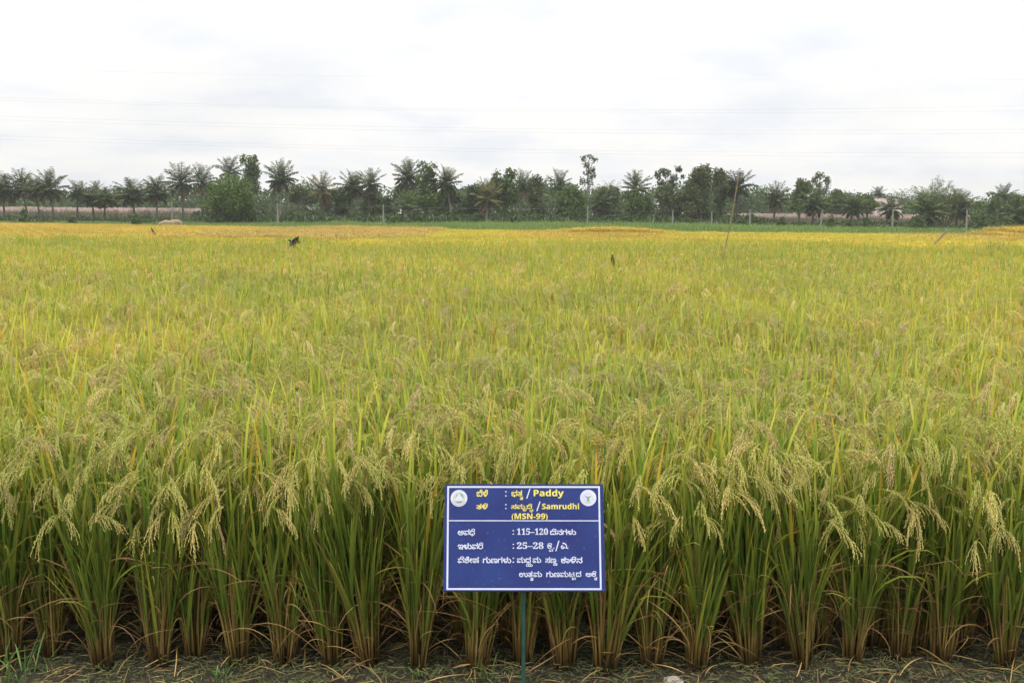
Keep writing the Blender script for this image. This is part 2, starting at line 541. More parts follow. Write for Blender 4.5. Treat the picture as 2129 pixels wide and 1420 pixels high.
# ------------------------------------------------------------------ the rest of the crop: patches of hills scattered over the field
def scatter(name, pts, srcs, kind='stuff', label=None, cat=None):
    """pts rows: x y z rot sx sy sz index"""
    pts = np.asarray(pts, np.float32)
    me = bpy.data.meshes.new(name)
    me.vertices.add(len(pts)); me.vertices.foreach_set('co', pts[:, :3].ravel())
    rot = np.zeros((len(pts), 3), np.float32); rot[:, 2] = pts[:, 3]
    a = me.attributes.new('turn', 'FLOAT_VECTOR', 'POINT'); a.data.foreach_set('vector', rot.ravel())
    a = me.attributes.new('size', 'FLOAT_VECTOR', 'POINT'); a.data.foreach_set('vector', pts[:, 4:7].ravel())
    a = me.attributes.new('pick', 'INT', 'POINT'); a.data.foreach_set('value', pts[:, 7].astype(np.int32))
    o_ = link(name, me)
    ng = bpy.data.node_groups.new(name, 'GeometryNodeTree')
    ng.interface.new_socket('Geometry', in_out='INPUT', socket_type='NodeSocketGeometry')
    ng.interface.new_socket('Geometry', in_out='OUTPUT', socket_type='NodeSocketGeometry')
    gi, go = ng.nodes.new('NodeGroupInput'), ng.nodes.new('NodeGroupOutput')
    ip = ng.nodes.new('GeometryNodeInstanceOnPoints'); ip.inputs['Pick Instance'].default_value = True
    jn = ng.nodes.new('GeometryNodeJoinGeometry')
    for s_ in reversed(srcs):      # the join node stacks its inputs last first
        oi = ng.nodes.new('GeometryNodeObjectInfo'); oi.inputs[0].default_value = s_; oi.transform_space = 'ORIGINAL'
        gti = ng.nodes.new('GeometryNodeGeometryToInstance')
        ng.links.new(oi.outputs['Geometry'], gti.inputs[0]); ng.links.new(gti.outputs[0], jn.inputs[0])
    def attr(nm, ty):
        q = ng.nodes.new('GeometryNodeInputNamedAttribute'); q.data_type = ty; q.inputs[0].default_value = nm
        return next(x for x in q.outputs if x.enabled and x.name == 'Attribute')
    ng.links.new(gi.outputs[0], ip.inputs['Points']); ng.links.new(jn.outputs[0], ip.inputs['Instance'])
    ng.links.new(attr('pick', 'INT'), ip.inputs['Instance Index'])
    ng.links.new(attr('turn', 'FLOAT_VECTOR'), ip.inputs['Rotation'])
    ng.links.new(attr('size', 'FLOAT_VECTOR'), ip.inputs['Scale'])
    ng.links.new(ip.outputs[0], go.inputs[0])
    md = o_.modifiers.new('scatter', 'NODES'); md.node_group = ng
    tag(o_, label, cat, None, kind)
    return o_

def source(name, mb, mat):
    return bpy.data.objects.new(name, mesh_of(name, mb, mat))

def patch0():
    mb = MB()
    for j in range(4):
        for i in range(5):
            st, lf, dry, hd = VARS[int(rng.integers(0, 12))]['raw']
            M = rotz(rng.uniform(0, 6.28)) * rng.uniform(0.94, 1.05)
            T = (-0.4 + 0.2 * i + rng.normal(0, 0.02), -0.375 + 0.25 * j + rng.normal(0, 0.025), 0)
            tint = rng.uniform(0.88, 1.12) * np.array((rng.uniform(0.95, 1.06), 1.0, 1.0))
            for q in (lf, hd):
                mb.merge(q, M, T, tint)
    return mb
L1HILLS = [hill(1, 21) for _ in range(8)]
L1RAW = [(a_, joined(d_)) for (_, a_, _, d_) in L1HILLS]
def patch1(step=(0.2, 0.25)):
    mb = MB()
    for j in range(4):
        for i in range(5):
            lf, hd = L1RAW[int(rng.integers(0, len(L1RAW)))]
            M = rotz(rng.uniform(0, 6.28)) * rng.uniform(0.93, 1.06)
            T = (-0.4 + 0.2 * i + rng.normal(0, 0.025), -0.375 + 0.25 * j + rng.normal(0, 0.03), 0)
            tint = rng.uniform(0.86, 1.14) * np.array((rng.uniform(0.94, 1.08), 1.0, 1.0))
            mb.merge(lf, M, T, tint); mb.merge(hd, M, T, tint)
    return mb
def patch2(leaf, head, n=330, h=0.98):
    """ripe plot: fewer, broader blades and heads"""
    mb = MB()
    for i in range(n):
        x, y = rng.uniform(-0.56, 0.56, 2)
        k = rng.uniform(0.75, 1.2)
        z0 = h * rng.uniform(0.45, 0.66)
        c = np.asarray(leaf) * k * np.array((rng.uniform(0.9, 1.1), 1, 1))
        blade(mb, (x, y, z0), rng.uniform(0, 6.28), R(rng.uniform(2, 16)), R(rng.uniform(5, 60)), rng.uniform(0.30, 0.46) * h, 0.019, 2, [c * 0.6, c, c * 1.1], twist=rng.uniform(-1.5, 1.5), base=0.8)
    for i in range(int(n * 1.1)):
        x, y = rng.uniform(-0.56, 0.56, 2)
        k = rng.uniform(0.8, 1.15)
        c = np.asarray(head) * k
        a_ = rng.uniform(0, 6.28)
        blade(mb, (x, y, h * rng.uniform(0.72, 0.88)), a_, R(20), R(rng.uniform(120, 170)), 0.24, 0.024, 4, [c, c * 1.05, c * 0.9], 0.9, twist=rng.uniform(-1, 1), base=0.4, peak=0.6)
    return mb

S0 = [source('rice_tile', patch0(), M_RICE) for _ in range(3)]
S1 = [source('rice_tile', patch1(), M_RICE) for _ in range(4)]
YEL = (0.50, 0.425, 0.05); GOLD = (0.51, 0.385, 0.055); BRN = (0.45, 0.345, 0.09); ORG = (0.49, 0.38, 0.06)
S_YEL = [source('ripe_tile', patch2(YEL, np.array(YEL) * (1.0, 0.95, 1.4)), M_FARRICE) for _ in range(3)]
S_GLD = [source('ripe_tile', patch2(GOLD, np.array(GOLD) * (1.0, 0.95, 1.6)), M_FARRICE) for _ in range(3)]
S_BRN = [source('ripe_tile', patch2(BRN, np.array(BRN) * (1.05, 0.98, 1.2)), M_FARRICE) for _ in range(3)]
S_ORG = [source('ripe_tile', patch2(ORG, np.array(ORG) * (1.0, 0.92, 1.4)), M_FARRICE) for _ in range(3)]

def edge_far(x):                  # the field ends nearer on the right
    return float(np.interp(x, [-45, -12, 0, 15, 40], [92, 74, 68, 66, 70]))
near_pts, crop_pts, yel, gld, brn, org = [], [], [], [], [], []
y = last_row_y + 0.25 + 0.375
while y < 96:
    half = 0.465 * y * 1.04 + 1.2
    nx = int(2 * half) + 1
    for i in range(nx):
        x = -half + i + random.uniform(-0.05, 0.05)
        if y > edge_far(x):
            continue
        rot = random.choice((0, math.pi))
        s_ = random.uniform(0.95, 1.05)
        wob = 2.2 * math.sin(x * 0.31) + 1.3 * math.sin(x * 0.83 + 1)
        if y < 12 + random.uniform(0, 9):
            near_pts.append((x, y, 0, rot, 1, 1, s_, random.randrange(3)))
        elif y < 29.5 + wob * 0.6 + random.uniform(0, 1) ** 1.3 * 6:
            crop_pts.append((x, y, 0, rot, 1, 1, s_, random.randrange(4)))
        else:
            row_ = (x, y, 0, rot, 1, 1, s_ * 0.97, random.randrange(3))
            x2, y2 = x + random.gauss(0, 0.8), y + random.gauss(0, 1.6)
            if -12.8 < x2 < -4.9 and 44 < y2:
                brn.append(row_[:6] + (s_ * 1.1, row_[7]))
            elif x2 <= -12.8 and y2 > 39:
                gld.append(row_)
            elif 0.5 < x2 < 7 and y2 > 45:
                org.append(row_)
            elif x2 > 21 and y2 > 46:
                (brn if random.random() < 0.6 else org).append(row_)
            else:
                yel.append(row_)
    y += 1.0
# a taller ripe plot at the right, a raised strip in the middle
for i in range(9):
    for j in range(8):
        org.append((27.2 + i, 58 + j, 0, random.choice((0, math.pi)), 1, 1, (1.18 if i == 0 else 1.45) * random.uniform(0.95, 1.05), random.randrange(3)))
for i in range(10):
    for j in range(3):
        (org if random.random() < 0.5 else yel).append((1.8 + i * 0.8, 64 + j, 0.0, 0, 1, 1, (1.25 - 0.012 * (i - 5) ** 2) * random.uniform(0.97, 1.03), random.randrange(3)))
scatter('rice_crop', near_pts + [p_[:7] + (p_[7] + 3,) for p_ in crop_pts], S0 + S1, label='green and gold rice crop filling the field behind the front rows', cat='rice crop')
scatter('ripe_rice', yel, S_YEL, label='bright yellow ripe rice in the far plots of the field', cat='rice crop')
scatter('golden_rice', gld, S_GLD, label='golden ripe rice at the far left of the field', cat='rice crop')
scatter('brown_rice', brn, S_BRN, label='brownish ripe rice in the far plot left of centre', cat='rice crop')
scatter('orange_rice', org, S_ORG, label='orange ripe rice standing taller at the far right and centre', cat='rice crop')

# ------------------------------------------------------------------ grass strip, sugarcane in plume
def tall_patch(size, n, h0, h1, w, cols, plume=None, np_=0):
    mb = MB()
    for i in range(n):
        x, y_ = rng.uniform(-size / 2 * 1.1, size / 2 * 1.1, 2)
        k = rng.uniform(0.7, 1.2)
        h = rng.uniform(h0, h1)
        blade(mb, (x, y_, 0 if h0 < 1 else h * 0.3), rng.uniform(0, 6.28), R(rng.uniform(2, 22)), R(rng.uniform(10, 95)), h, w, 3, [np.array(c) * k for c in cols], twist=rng.uniform(-1.5, 1.5), base=0.8)
    for i in range(np_):
        x, y_ = rng.uniform(-size / 2 * 1.1, size / 2 * 1.1, 2)
        c = np.array(plume) * rng.uniform(0.8, 1.15)
        h = h1 * rng.uniform(0.80, 1.0)
        for q in range(3):
            blade(mb, (x, y_, h), rng.uniform(0, 6.28), R(4), R(rng.uniform(15, 60)), rng.uniform(0.5, 0.8), 0.13, 3, [c * 0.85, c, c * 1.05], twist=rng.uniform(-1.5, 1.5), base=0.5, peak=0.4)
    return mb
S_GRS = [source('grass_tile', tall_patch(2, 260, 0.5, 1.15, 0.05, [(0.06, 0.11, 0.025), (0.155, 0.24, 0.065), (0.23, 0.32, 0.095)]), M_GRASS) for _ in range(3)]
pts = []
for y in np.arange(70, 150, 2.0):
    half = 0.465 * y * 1.05 + 3
    for x in np.arange(-half, half, 2.0):
        if y > edge_far(x) + 1.2:
            h = 0.62 + 0.5 * max(0, math.sin(x * 0.05 + 1.2) * 0.6 + 0.4) * min(1, (y - edge_far(x)) / 15)
            if x < -14: h *= 1.1
            pts.append((x + random.uniform(-.3, .3), y, 0, random.uniform(0, 6.28), 1, 1, h * random.uniform(0.85, 1.15), random.randrange(3)))
scatter('grass_strip', pts, S_GRS, label='tall green grass and fodder along the far edge of the field', cat='grass')
S_CANE = [source('cane_tile', tall_patch(3, 260, 1.2, 2.2, 0.09, [(0.10, 0.13, 0.06), (0.20, 0.22, 0.11), (0.30, 0.27, 0.17)], (0.52, 0.40, 0.36), 150), M_GRASS) for _ in range(3)]
pts = []
for y in np.arange(184, 226, 3.0):
    for x in np.arange(-112, -54 + (y - 184) * 0.1, 2.8):
        pts.append((x, y, 0, random.uniform(0, 6.28), 1, 1, random.uniform(0.80, 0.92), random.randrange(3)))
    for x in np.arange(40, 118, 2.8):
        pts.append((x, y, 0, random.uniform(0, 6.28), 1, 1, random.uniform(0.72, 0.84), random.randrange(3)))
scatter('sugarcane', pts, S_CANE, label='pinkish plumed sugarcane behind the palms at both sides', cat='sugarcane')

# ------------------------------------------------------------------ palms
PG1, PG2 = np.array((0.032, 0.054, 0.016)), np.array((0.118, 0.155, 0.042))
def frond(mb, p0, az, th0, th1, L, c, nl=24, llen=0.74, w=0.18):
    pts, d, s = curve3(p0, az, th0, th1, L, 8, 1.4)
    tube(mb, pts, np.linspace(0.045, 0.012, len(pts)), c * 1.25, 3)
    side = np.array([-math.sin(az), math.cos(az), 0.0])
    for i in range(nl):
        u = 0.14 + 0.86 * (i + 0.5) / nl
        q = np.array([np.interp(u, s, pts[:, j]) for j in range(3)])
        dd = np.array([np.interp(u, s, d[:, j]) for j in range(3)]); dd /= np.linalg.norm(dd)
        ll = llen * (0.55 + 0.9 * math.sin(math.pi * min(1, 0.15 + u * 0.8))) * 0.8
        for sg in (-1, 1):
            v_ = dd * 0.55 + side * sg * 0.85 + rng.normal(0, 0.13, 3); v_[2] -= 0.18
            v_ /= np.linalg.norm(v_)
            a_, th_ = math.atan2(v_[1], v_[0]), math.acos(max(-1, min(1, v_[2])))
            blade(mb, q, a_, th_, min(math.pi, th_ + R(42)), ll, w, 2, [c, c * rng.uniform(0.85, 1.25)], 1.0, twist=rng.uniform(-0.8, 0.8), base=0.6)

def palm_crown(nf=24, c1=PG1, c2=PG2, low=115):
    """unit: frond length about 3 m, head at the origin"""
    mb, dead = MB(), MB()
    for i in range(nf):
        u = i / (nf - 1)
        az = i * 2.39996 + rng.normal(0, 0.2)
        th0 = R(2 + (low - 20) * u ** 1.05 + rng.normal(0, 5))
        th1 = th0 + R((16 + 34 * rng.random()) * (0.6 + u * 0.7))
        L = 3.1 * (0.8 + 0.35 * math.sin(math.pi * min(1, u + 0.2))) * rng.uniform(0.88, 1.1)
        c = c2 * (1 - u) + c1 * u  # upper fronds coloured lighter: light on the crown top, painted in
        frond(mb, (0.06 * math.cos(az), 0.06 * math.sin(az), 0.1 * (1 - u)), az, th0, th1, L, c * rng.uniform(0.85, 1.15))
    for i in range(6):
        az = rng.uniform(0, 6.28)
        frond(dead, (0, 0, -0.15), az, R(rng.uniform(110, 140)), R(rng.uniform(160, 178)), rng.uniform(1.7, 2.5), np.array((0.17, 0.115, 0.06)) * rng.uniform(0.7, 1.2), 12)
    for i in range(7):
        a_ = rng.uniform(0, 6.28)
        q = np.array([0.26 * math.cos(a_), 0.26 * math.sin(a_), -0.30 + rng.uniform(-0.12, 0.12)])
        pts = q + np.array([[0, 0, 0.14], [0, 0, 0.1], [0, 0, 0], [0, 0, -0.1], [0, 0, -0.14]])
        tube(dead, pts, [0.03, 0.1, 0.13, 0.1, 0.03], (0.13, 0.11, 0.05), 6)
    return mb, dead
PALMS = []
for i in range(7):
    if i == 6:
        cr, dd_ = palm_crown(34, PG1 * 0.7, PG2 * 0.5, 140)                                                # deep green
    elif i == 4:
        cr, dd_ = palm_crown(22, np.array((0.13, 0.115, 0.045)), np.array((0.17, 0.17, 0.05)), 125)       # yellowing
    elif i == 5:
        cr, dd_ = palm_crown(18, np.array((0.10, 0.15, 0.05)), np.array((0.17, 0.24, 0.08)), 95)          # young and light
    else:
        cr, dd_ = palm_crown((26, 34, 21, 32)[i], low=(122, 130, 108, 146)[i])
    PALMS.append((mesh_of('palm_crown', cr, M_PALM), mesh_of('dead_fronds', dd_, M_PALM)))

def palm(px, top, cy, Y, label, var=0, half=None, pale=False, group='coconut palms along the far edge of the field', bend=None):
    """px: crown centre, top: highest frond tip, cy: the head of the trunk, half: half width of the crown (photo pixels)"""
    cy = top + (cy - top) * 1.10
    w_ = at_dist(px, cy, Y)
    ztop = at_dist(px, top, Y).z
    sc = max(0.5, (ztop - w_.z) / 2.9)
    sxy = sc if half is None else half * Y / FPX / 2.75
    bend = random.gauss(0, 0.35) if bend is None else bend
    t_ = empty('coconut_palm', (w_.x - bend, Y, 0))
    tag(t_, label, 'palm tree', group)
    zs = np.linspace(0, 1, 9)
    pts_ = np.stack([bend * zs ** 1.8, 0.15 * np.sin(zs * 3), (w_.z + 0.05) * zs], 1)
    tr = MB()
    rad = np.interp(zs, [0, 0.08, 0.3, 1], [0.24, 0.17, 0.135, 0.11]) * (1 + 0.05 * np.cos(np.arange(9) * 2.0))
    tube(tr, pts_, rad, (0.2, 0.2, 0.2), 8)
    link('trunk', mesh_of('trunk', tr, M_PALEBARK if pale else M_BARK), t_)
    c = link('crown', PALMS[var][0], t_, (bend, 0.1, w_.z))
    d_ = link('dead_fronds', PALMS[var][1], t_, (bend, 0.1, w_.z))
    rz = random.uniform(0, 6.28)
    for q in (c, d_):
        q.rotation_euler = (0, 0, rz); q.scale = (sxy, sxy, sc)
    return t_

palm(4, 362, 396, 150, 'coconut palm cut off by the left edge of the photo', 1, 40)
palm(44, 355, 388, 152, 'tall coconut palm, second from the left edge, with upright bright fronds', 0, 32)
palm(72, 369, 398, 147, 'shorter dark coconut palm with a leaning trunk between two taller ones', 2, 30, bend=-0.5)
palm(104, 355, 391, 146, 'coconut palm with wide arching fronds and fruit, left of the pink plumes', 1, 34)
palm(161, 378, 402, 150, 'small coconut palm with a thin straight trunk at the left', 2, 28)
palm(190, 393, 412, 151, 'low bushy coconut palm with drooping skirt, left one of two touching', 3, 32)
palm(220, 391, 413, 149, 'low bushy coconut palm with reddish drooping skirt, right one of two touching', 3, 32)
palm(274, 374, 402, 152, 'broad dense coconut palm behind the green bush by the straw heap', 3, 38)
palm(326, 368, 398, 150, 'coconut palm above the pale straw heap', 1, 36)
palm(376, 343, 378, 158, 'tallest coconut palm of the left group, left of the big rounded tree', 0, 36)
palm(420, 346, 380, 156, 'tall coconut palm touching the left side of the big rounded tree', 2, 34)
palm(477, 329, 357, 178, 'coconut palm rising from behind the big rounded tree', 2, 32)
palm(583, 335, 372, 150, 'tall coconut palm just right of the big rounded tree, pale trunk', 1, 32, pale=True)
palm(670, 362, 396, 155, 'coconut palm with rusty brown hanging fronds', 4, 30)
palm(733, 358, 388, 152, 'coconut palm with bright top and dark trunk, left of a pair', 1, 32)
palm(769, 353, 382, 155, 'coconut palm with spread fronds, right of a pair', 0, 30)
palm(847, 333, 367, 154, 'tall coconut palm left of the round leafy treetop', 1, 31)
palm(928, 348, 380, 150, 'coconut palm right of the round leafy treetop, with long grey trunk', 1, 30, pale=True)
palm(842, 399, 429, 142, 'small light green young palm in front of dark trees', 5, 27)
palm(1013, 376, 412, 132, 'yellowish coconut palm with a slim pale trunk left of the sign', 4, 34, pale=True, bend=0.1)
palm(1086, 357, 388, 168, 'coconut palm half hidden among dark green trees', 2, 26)
palm(1164, 356, 386, 160, 'dark coconut palm above the bright green bushy tree', 2, 26)
palm(1250, 393, 420, 158, 'low coconut palm sunk in bushes right of the tall thin tree', 3, 30)
palm(1322, 358, 390, 155, 'coconut palm with star shaped fronds, alone against the sky', 0, 31)
palm(1455, 405, 432, 150, 'low dark palm in front of the broad olive tree', 3, 32)
palm(1533, 355, 388, 152, 'dark coconut palm behind the tall bamboo pole', 6, 33)
palm(1614, 381, 413, 152, 'coconut palm in front of pink plumes, first right of the bamboo pole', 0, 30)
palm(1694, 394, 424, 145, 'coconut palm below the round airy treetop', 3, 32)
palm(1775, 403, 431, 150, 'small coconut palm midway between the airy treetop and the bamboo clump', 1, 29)
palm(1826, 389, 402, 240, 'distant small palm standing above the skyline near the pale house', 2, 18)
palm(1853, 407, 433, 142, 'short coconut palm in front of the pale house', 3, 28)
palm(1927, 404, 440, 138, 'dark coconut palm inside the bamboo clump', 3, 40)
palm(1991, 394, 430, 144, 'dense coconut palm at the right side of the bamboo clump', 1, 36)
palm(2088, 385, 408, 200, 'coconut palm rising over trees near the right edge', 2, 26)
palm(2118, 408, 444, 140, 'dark low palm cut off by the right edge of the photo', 3, 36)
palm(199, 377, 392, 260, 'tiny distant palm above the skyline at the left', 2, 16)
palm(1585, 392, 404, 250, 'tiny distant palm on the skyline right of the bamboo pole', 2, 16)

# ------------------------------------------------------------------ broadleaf trees and bushes
def leaf_cloud(blobs, n, size, c1, c2, gap=0.0, up=0.35):
    """leaf sized faces through a set of ellipsoids (cx cy cz rx ry rz)"""
    mb = MB()
    vol = np.array([b_[3] * b_[4] * b_[5] for b_ in blobs]) ** 0.75
    idx = rng.choice(len(blobs), n, p=vol / vol.sum())
    B = np.asarray(blobs, float)[idx]
    u = rng.normal(0, 1, (n, 3)); u /= np.linalg.norm(u, axis=1)[:, None]
    r = rng.uniform(0.45, 1.06, n) ** 0.6
    # clumps: pull leaves toward random twig ends
    P = B[:, :3] + u * r[:, None] * B[:, 3:]
    k = max(6, n // 26)
    cen = P[rng.choice(n, k)]
    near = cen[rng.integers(0, k, n)]
    dsel = np.linalg.norm(near - P, axis=1)
    pull = np.where(dsel < 2.2 * np.mean(B[:, 3:], 1) * 0.7, 0.62, 0.0)
    P = P * (1 - pull[:, None]) + near * pull[:, None] + rng.normal(0, size * 0.5, (n, 3))
    N = u + rng.normal(0, 0.75, (n, 3)); N[:, 2] += up
    N /= np.linalg.norm(N, axis=1)[:, None]
    a = np.cross(N, rng.normal(0, 1, (n, 3))); a /= np.linalg.norm(a, axis=1)[:, None] + 1e-9
    b_ = np.cross(N, a)
    s = size * rng.uniform(0.6, 1.25, n)[:, None]
    V = np.stack([P - a * s * 0.9, P - b_ * s * 0.42, P + a * s * 0.9, P + b_ * s * 0.42], 1).reshape(-1, 3)
    F = (np.arange(n)[:, None, None] * 4 + np.array([[0, 1, 2], [0, 2, 3]])[None]).reshape(-1, 3)
    tone = rng.uniform(0, 1, k)[rng.integers(0, k, n)]
    q = np.clip(rng.normal(0.5, 0.3, n), 0, 1)[:, None]
    C = np.asarray(c1) * (1 - q) + np.asarray(c2) * q
    mb.add(V, F, np.repeat(C, 4, 0))
    return mb

def tree(name, label, cat, px, top, bot, half, Y, c1, c2, n=2600, leaf=0.30, blobs=None, trunk_r=0.22, airy=False, group='trees along the far edge of the field', low=None, seed=0, trunk_top=0.75, deep=None):
    """px: axis, top/bot: crown top and crown bottom, half: half width (photo pixels); blobs: (u v ru rv) in crown units"""
    r2 = np.random.default_rng(1000 + seed + int(px))
    axis = at_dist(px, bot, Y)
    zt, zb = at_dist(px, top, Y).z, at_dist(px, bot, Y).z
    hw = half * Y / FPX
    zb = max(zb, 0.05)
    if low is not None: zb = low
    t_ = empty(name, (axis.x, Y, 0))
    tag(t_, label, cat, group)
    h = zt - zb
    if blobs is None:
        blobs = []
        for k in range(13):
            v_ = r2.uniform(0.12, 0.9)
            wdt = math.sin(math.pi * min(0.97, 0.12 + 0.8 * v_)) ** 0.6
            blobs.append((r2.uniform(-0.66, 0.66) * wdt, v_, r2.uniform(0.24, 0.42), r2.uniform(0.12, 0.2)))
    bl = []
    for (u, v_, ru, rv) in blobs:
        dy = r2.uniform(-0.5, 0.5) * hw * (deep or 0.9)
        bl.append((u * hw, dy, zb + v_ * h, ru * hw, ru * hw * 0.9, rv * h))
    tr = MB()
    th = zb + h * trunk_top
    zs = np.linspace(0, 1, 7)
    lean = r2.normal(0, 0.12) * hw
    pts_ = np.stack([lean * zs ** 2, 0 * zs, th * zs], 1)
    tube(tr, pts_, np.linspace(trunk_r, trunk_r * 0.35, 7), (0.2, 0.2, 0.2), 7)
    for b_ in bl:
        f0 = min(0.95, max(0.25, (b_[2] - 0.25 * h) / th)) * r2.uniform(0.6, 0.9)
        s0 = np.array([lean * f0 ** 2, 0, th * f0])
        e0 = np.array(b_[:3])
        mid = (s0 + e0) / 2 + np.array([0, 0, 0.08 * h])
        u = np.linspace(0, 1, 6)[:, None]
        q = (1 - u) ** 2 * s0 + 2 * u * (1 - u) * mid + u ** 2 * e0
        tube(tr, q, np.linspace(trunk_r * 0.38, trunk_r * 0.1, 6), (0.2, 0.2, 0.2), 4)
    link('trunk', mesh_of('trunk', tr, M_PALEBARK if airy else M_BARK), t_)
    link('crown', mesh_of('crown', leaf_cloud(bl, n, leaf, c1, c2), M_TREE, smooth=False), t_)
    return t_
DG1, DG2 = (0.022, 0.042, 0.012), (0.060, 0.098, 0.026)
MG1, MG2 = (0.038, 0.070, 0.015), (0.102, 0.155, 0.034)
OL1, OL2 = (0.045, 0.064, 0.020), (0.110, 0.136, 0.044)
LG1, LG2 = (0.070, 0.125, 0.035), (0.145, 0.220, 0.060)
tree('rounded_tree', 'big rounded bright green tree with foliage down to the grass', 'tree', 481, 361, 463, 55, 128, MG1, (0.12, 0.18, 0.04), 6500, 0.21, trunk_r=0.28, trunk_top=0.6,
     blobs=[(-0.55, 0.62, 0.42, 0.27), (-0.1, 0.80, 0.45, 0.2), (0.4, 0.68, 0.45, 0.26), (-0.7, 0.33, 0.30, 0.22), (-0.25, 0.42, 0.45, 0.26), (0.25, 0.38, 0.45, 0.26), (0.68, 0.48, 0.32, 0.26), (-0.4, 0.16, 0.4, 0.14), (0.2, 0.16, 0.4, 0.14), (0.62, 0.22, 0.33, 0.16), (0.05, 0.6, 0.4, 0.25)])
tree('leafy_tree', 'tall narrow tree with two lumpy tops behind the big rounded tree', 'tree', 521, 324, 400, 22, 170, MG1, MG2, 1700, 0.30,
     blobs=[(-0.6, 0.90, 0.38, 0.12), (0.35, 0.82, 0.55, 0.18), (0.0, 0.6, 0.7, 0.22), (0.4, 0.5, 0.55, 0.2), (-0.3, 0.35, 0.6, 0.22), (0.2, 0.15, 0.7, 0.2)])
tree('leafy_tree', 'round leafy treetop standing between two tall palms', 'tree', 886, 336, 440, 26, 150, MG1, MG2, 2600, 0.28,
     blobs=[(-0.25, 0.92, 0.35, 0.09), (0.42, 0.86, 0.45, 0.12), (0.05, 0.76, 0.6, 0.14), (0.45, 0.68, 0.45, 0.14), (-0.4, 0.6, 0.5, 0.14), (0.1, 0.45, 0.8, 0.2), (-0.2, 0.22, 1.1, 0.22), (0.6, 0.2, 0.9, 0.2)])
tree('dark_tree', 'dark green tree with stepped top right of the yellowish palm', 'tree', 1052, 352, 452, 38, 152, DG1, MG2, 3000, 0.28)
tree('dark_tree', 'dark tree left of the yellowish palm', 'tree', 982, 378, 455, 34, 160, DG1, DG2, 2600, 0.28)
tree('dark_tree', 'dark leafy tree in the gap right of the rusty palm', 'tree', 700, 398, 458, 40, 158, DG1, MG2, 2600, 0.28)
tree('dark_tree', 'dark bluish tree below the tall palm with the grey trunk', 'tree', 930, 398, 458, 40, 156, DG1, DG2, 2600, 0.28)
tree('dark_tree', 'dark green tree under the pair of palms', 'tree', 785, 392, 457, 44, 160, DG1, DG2, 2800, 0.28)
tree('dark_tree', 'dark tree filling the gap behind the small young palm', 'tree', 838, 384, 457, 34, 165, DG1, DG2, 2600, 0.28)
tree('greyish_tree', 'greyish green tree right of the tall palm with pale trunk', 'tree', 628, 386, 460, 38, 165, OL1, OL2, 2600, 0.28)
tree('leafy_tree', 'leafy tree with spiky top left of the tall thin tree', 'tree', 1122, 366, 455, 30, 160, DG1, OL2, 2600, 0.28)
tree('bushy_tree', 'bright green rounded bushy tree left of the tall thin tree', 'tree', 1186, 382, 461, 36, 142, MG1, (0.125, 0.19, 0.05), 3600, 0.23,
     blobs=[(0, 0.82, 0.4, 0.16), (-0.45, 0.6, 0.45, 0.22), (0.45, 0.6, 0.45, 0.22), (0, 0.5, 0.5, 0.25), (-0.5, 0.25, 0.5, 0.2), (0.5, 0.25, 0.5, 0.2), (0, 0.2, 0.6, 0.2)])
tree('thin_tree', 'tall thin sparse tree with see-through crown, tallest on the skyline', 'tree', 1222, 322, 400, 19, 160, OL1, OL2, 560, 0.22, airy=True, trunk_r=0.16, trunk_top=0.85,
     blobs=[(-0.5, 0.90, 0.32, 0.07), (0.15, 0.95, 0.38, 0.06), (0.65, 0.86, 0.3, 0.07), (-0.2, 0.72, 0.45, 0.08), (0.5, 0.62, 0.4, 0.08), (-0.1, 0.52, 0.4, 0.07), (0.55, 0.44, 0.35, 0.07), (-0.6, 0.3, 0.3, 0.1), (0.2, 0.3, 0.45, 0.1)])
tree('bushy_tree', 'dark bushy tree right of the tall thin tree', 'tree', 1268, 384, 458, 34, 165, DG1, OL2, 2600, 0.28)
tree('airy_tree', 'open crowned tree with gaps of sky left of the broad olive tree', 'tree', 1390, 349, 402, 32, 160, DG1, DG2, 760, 0.26, airy=True, trunk_r=0.16,
     blobs=[(-0.75, 0.68, 0.22, 0.13), (-0.45, 0.86, 0.26, 0.11), (-0.1, 0.78, 0.26, 0.16), (0.55, 0.92, 0.18, 0.12), (0.3, 0.6, 0.22, 0.12), (0.85, 0.66, 0.15, 0.08), (-0.5, 0.4, 0.26, 0.14), (0.1, 0.32, 0.4, 0.2)])
tree('bushy_tree', 'dense bushy tree beneath the open crowned tree', 'tree', 1392, 388, 464, 42, 150, DG1, OL2, 3200, 0.26)
tree('bushy_tree', 'dark bushy tree beneath the star shaped palm', 'tree', 1322, 394, 462, 38, 152, DG1, MG2, 3000, 0.26)
tree('olive_tree', 'broad olive green tree left of the palm with the bamboo pole', 'tree', 1456, 350, 462, 38, 148, OL1, OL2, 4200, 0.25)
tree('olive_tree', 'narrow olive tree between the broad tree and the palm by the pole', 'tree', 1492, 352, 462, 20, 152, OL1, OL2, 2400, 0.25)
tree('leafy_tree', 'leafy tree left of the round airy treetop', 'tree', 1662, 376, 446, 26, 170, OL1, MG2, 2400, 0.28)
tree('airy_tree', 'round airy treetop on the right, twigs and sky showing through', 'tree', 1703, 358, 412, 21, 178, DG1, OL2, 900, 0.24, trunk_r=0.16, airy=True,
     blobs=[(0, 0.86, 0.4, 0.14), (-0.55, 0.66, 0.36, 0.16), (0.6, 0.68, 0.36, 0.16), (0.75, 0.42, 0.25, 0.13), (-0.7, 0.42, 0.28, 0.13), (0, 0.5, 0.3, 0.12), (0.3, 0.25, 0.45, 0.14), (-0.3, 0.22, 0.4, 0.14)])
tree('leafy_tree', 'olive leafy tree right of the palm under the airy treetop', 'tree', 1740, 392, 450, 30, 185, OL1, MG2, 2200, 0.3)
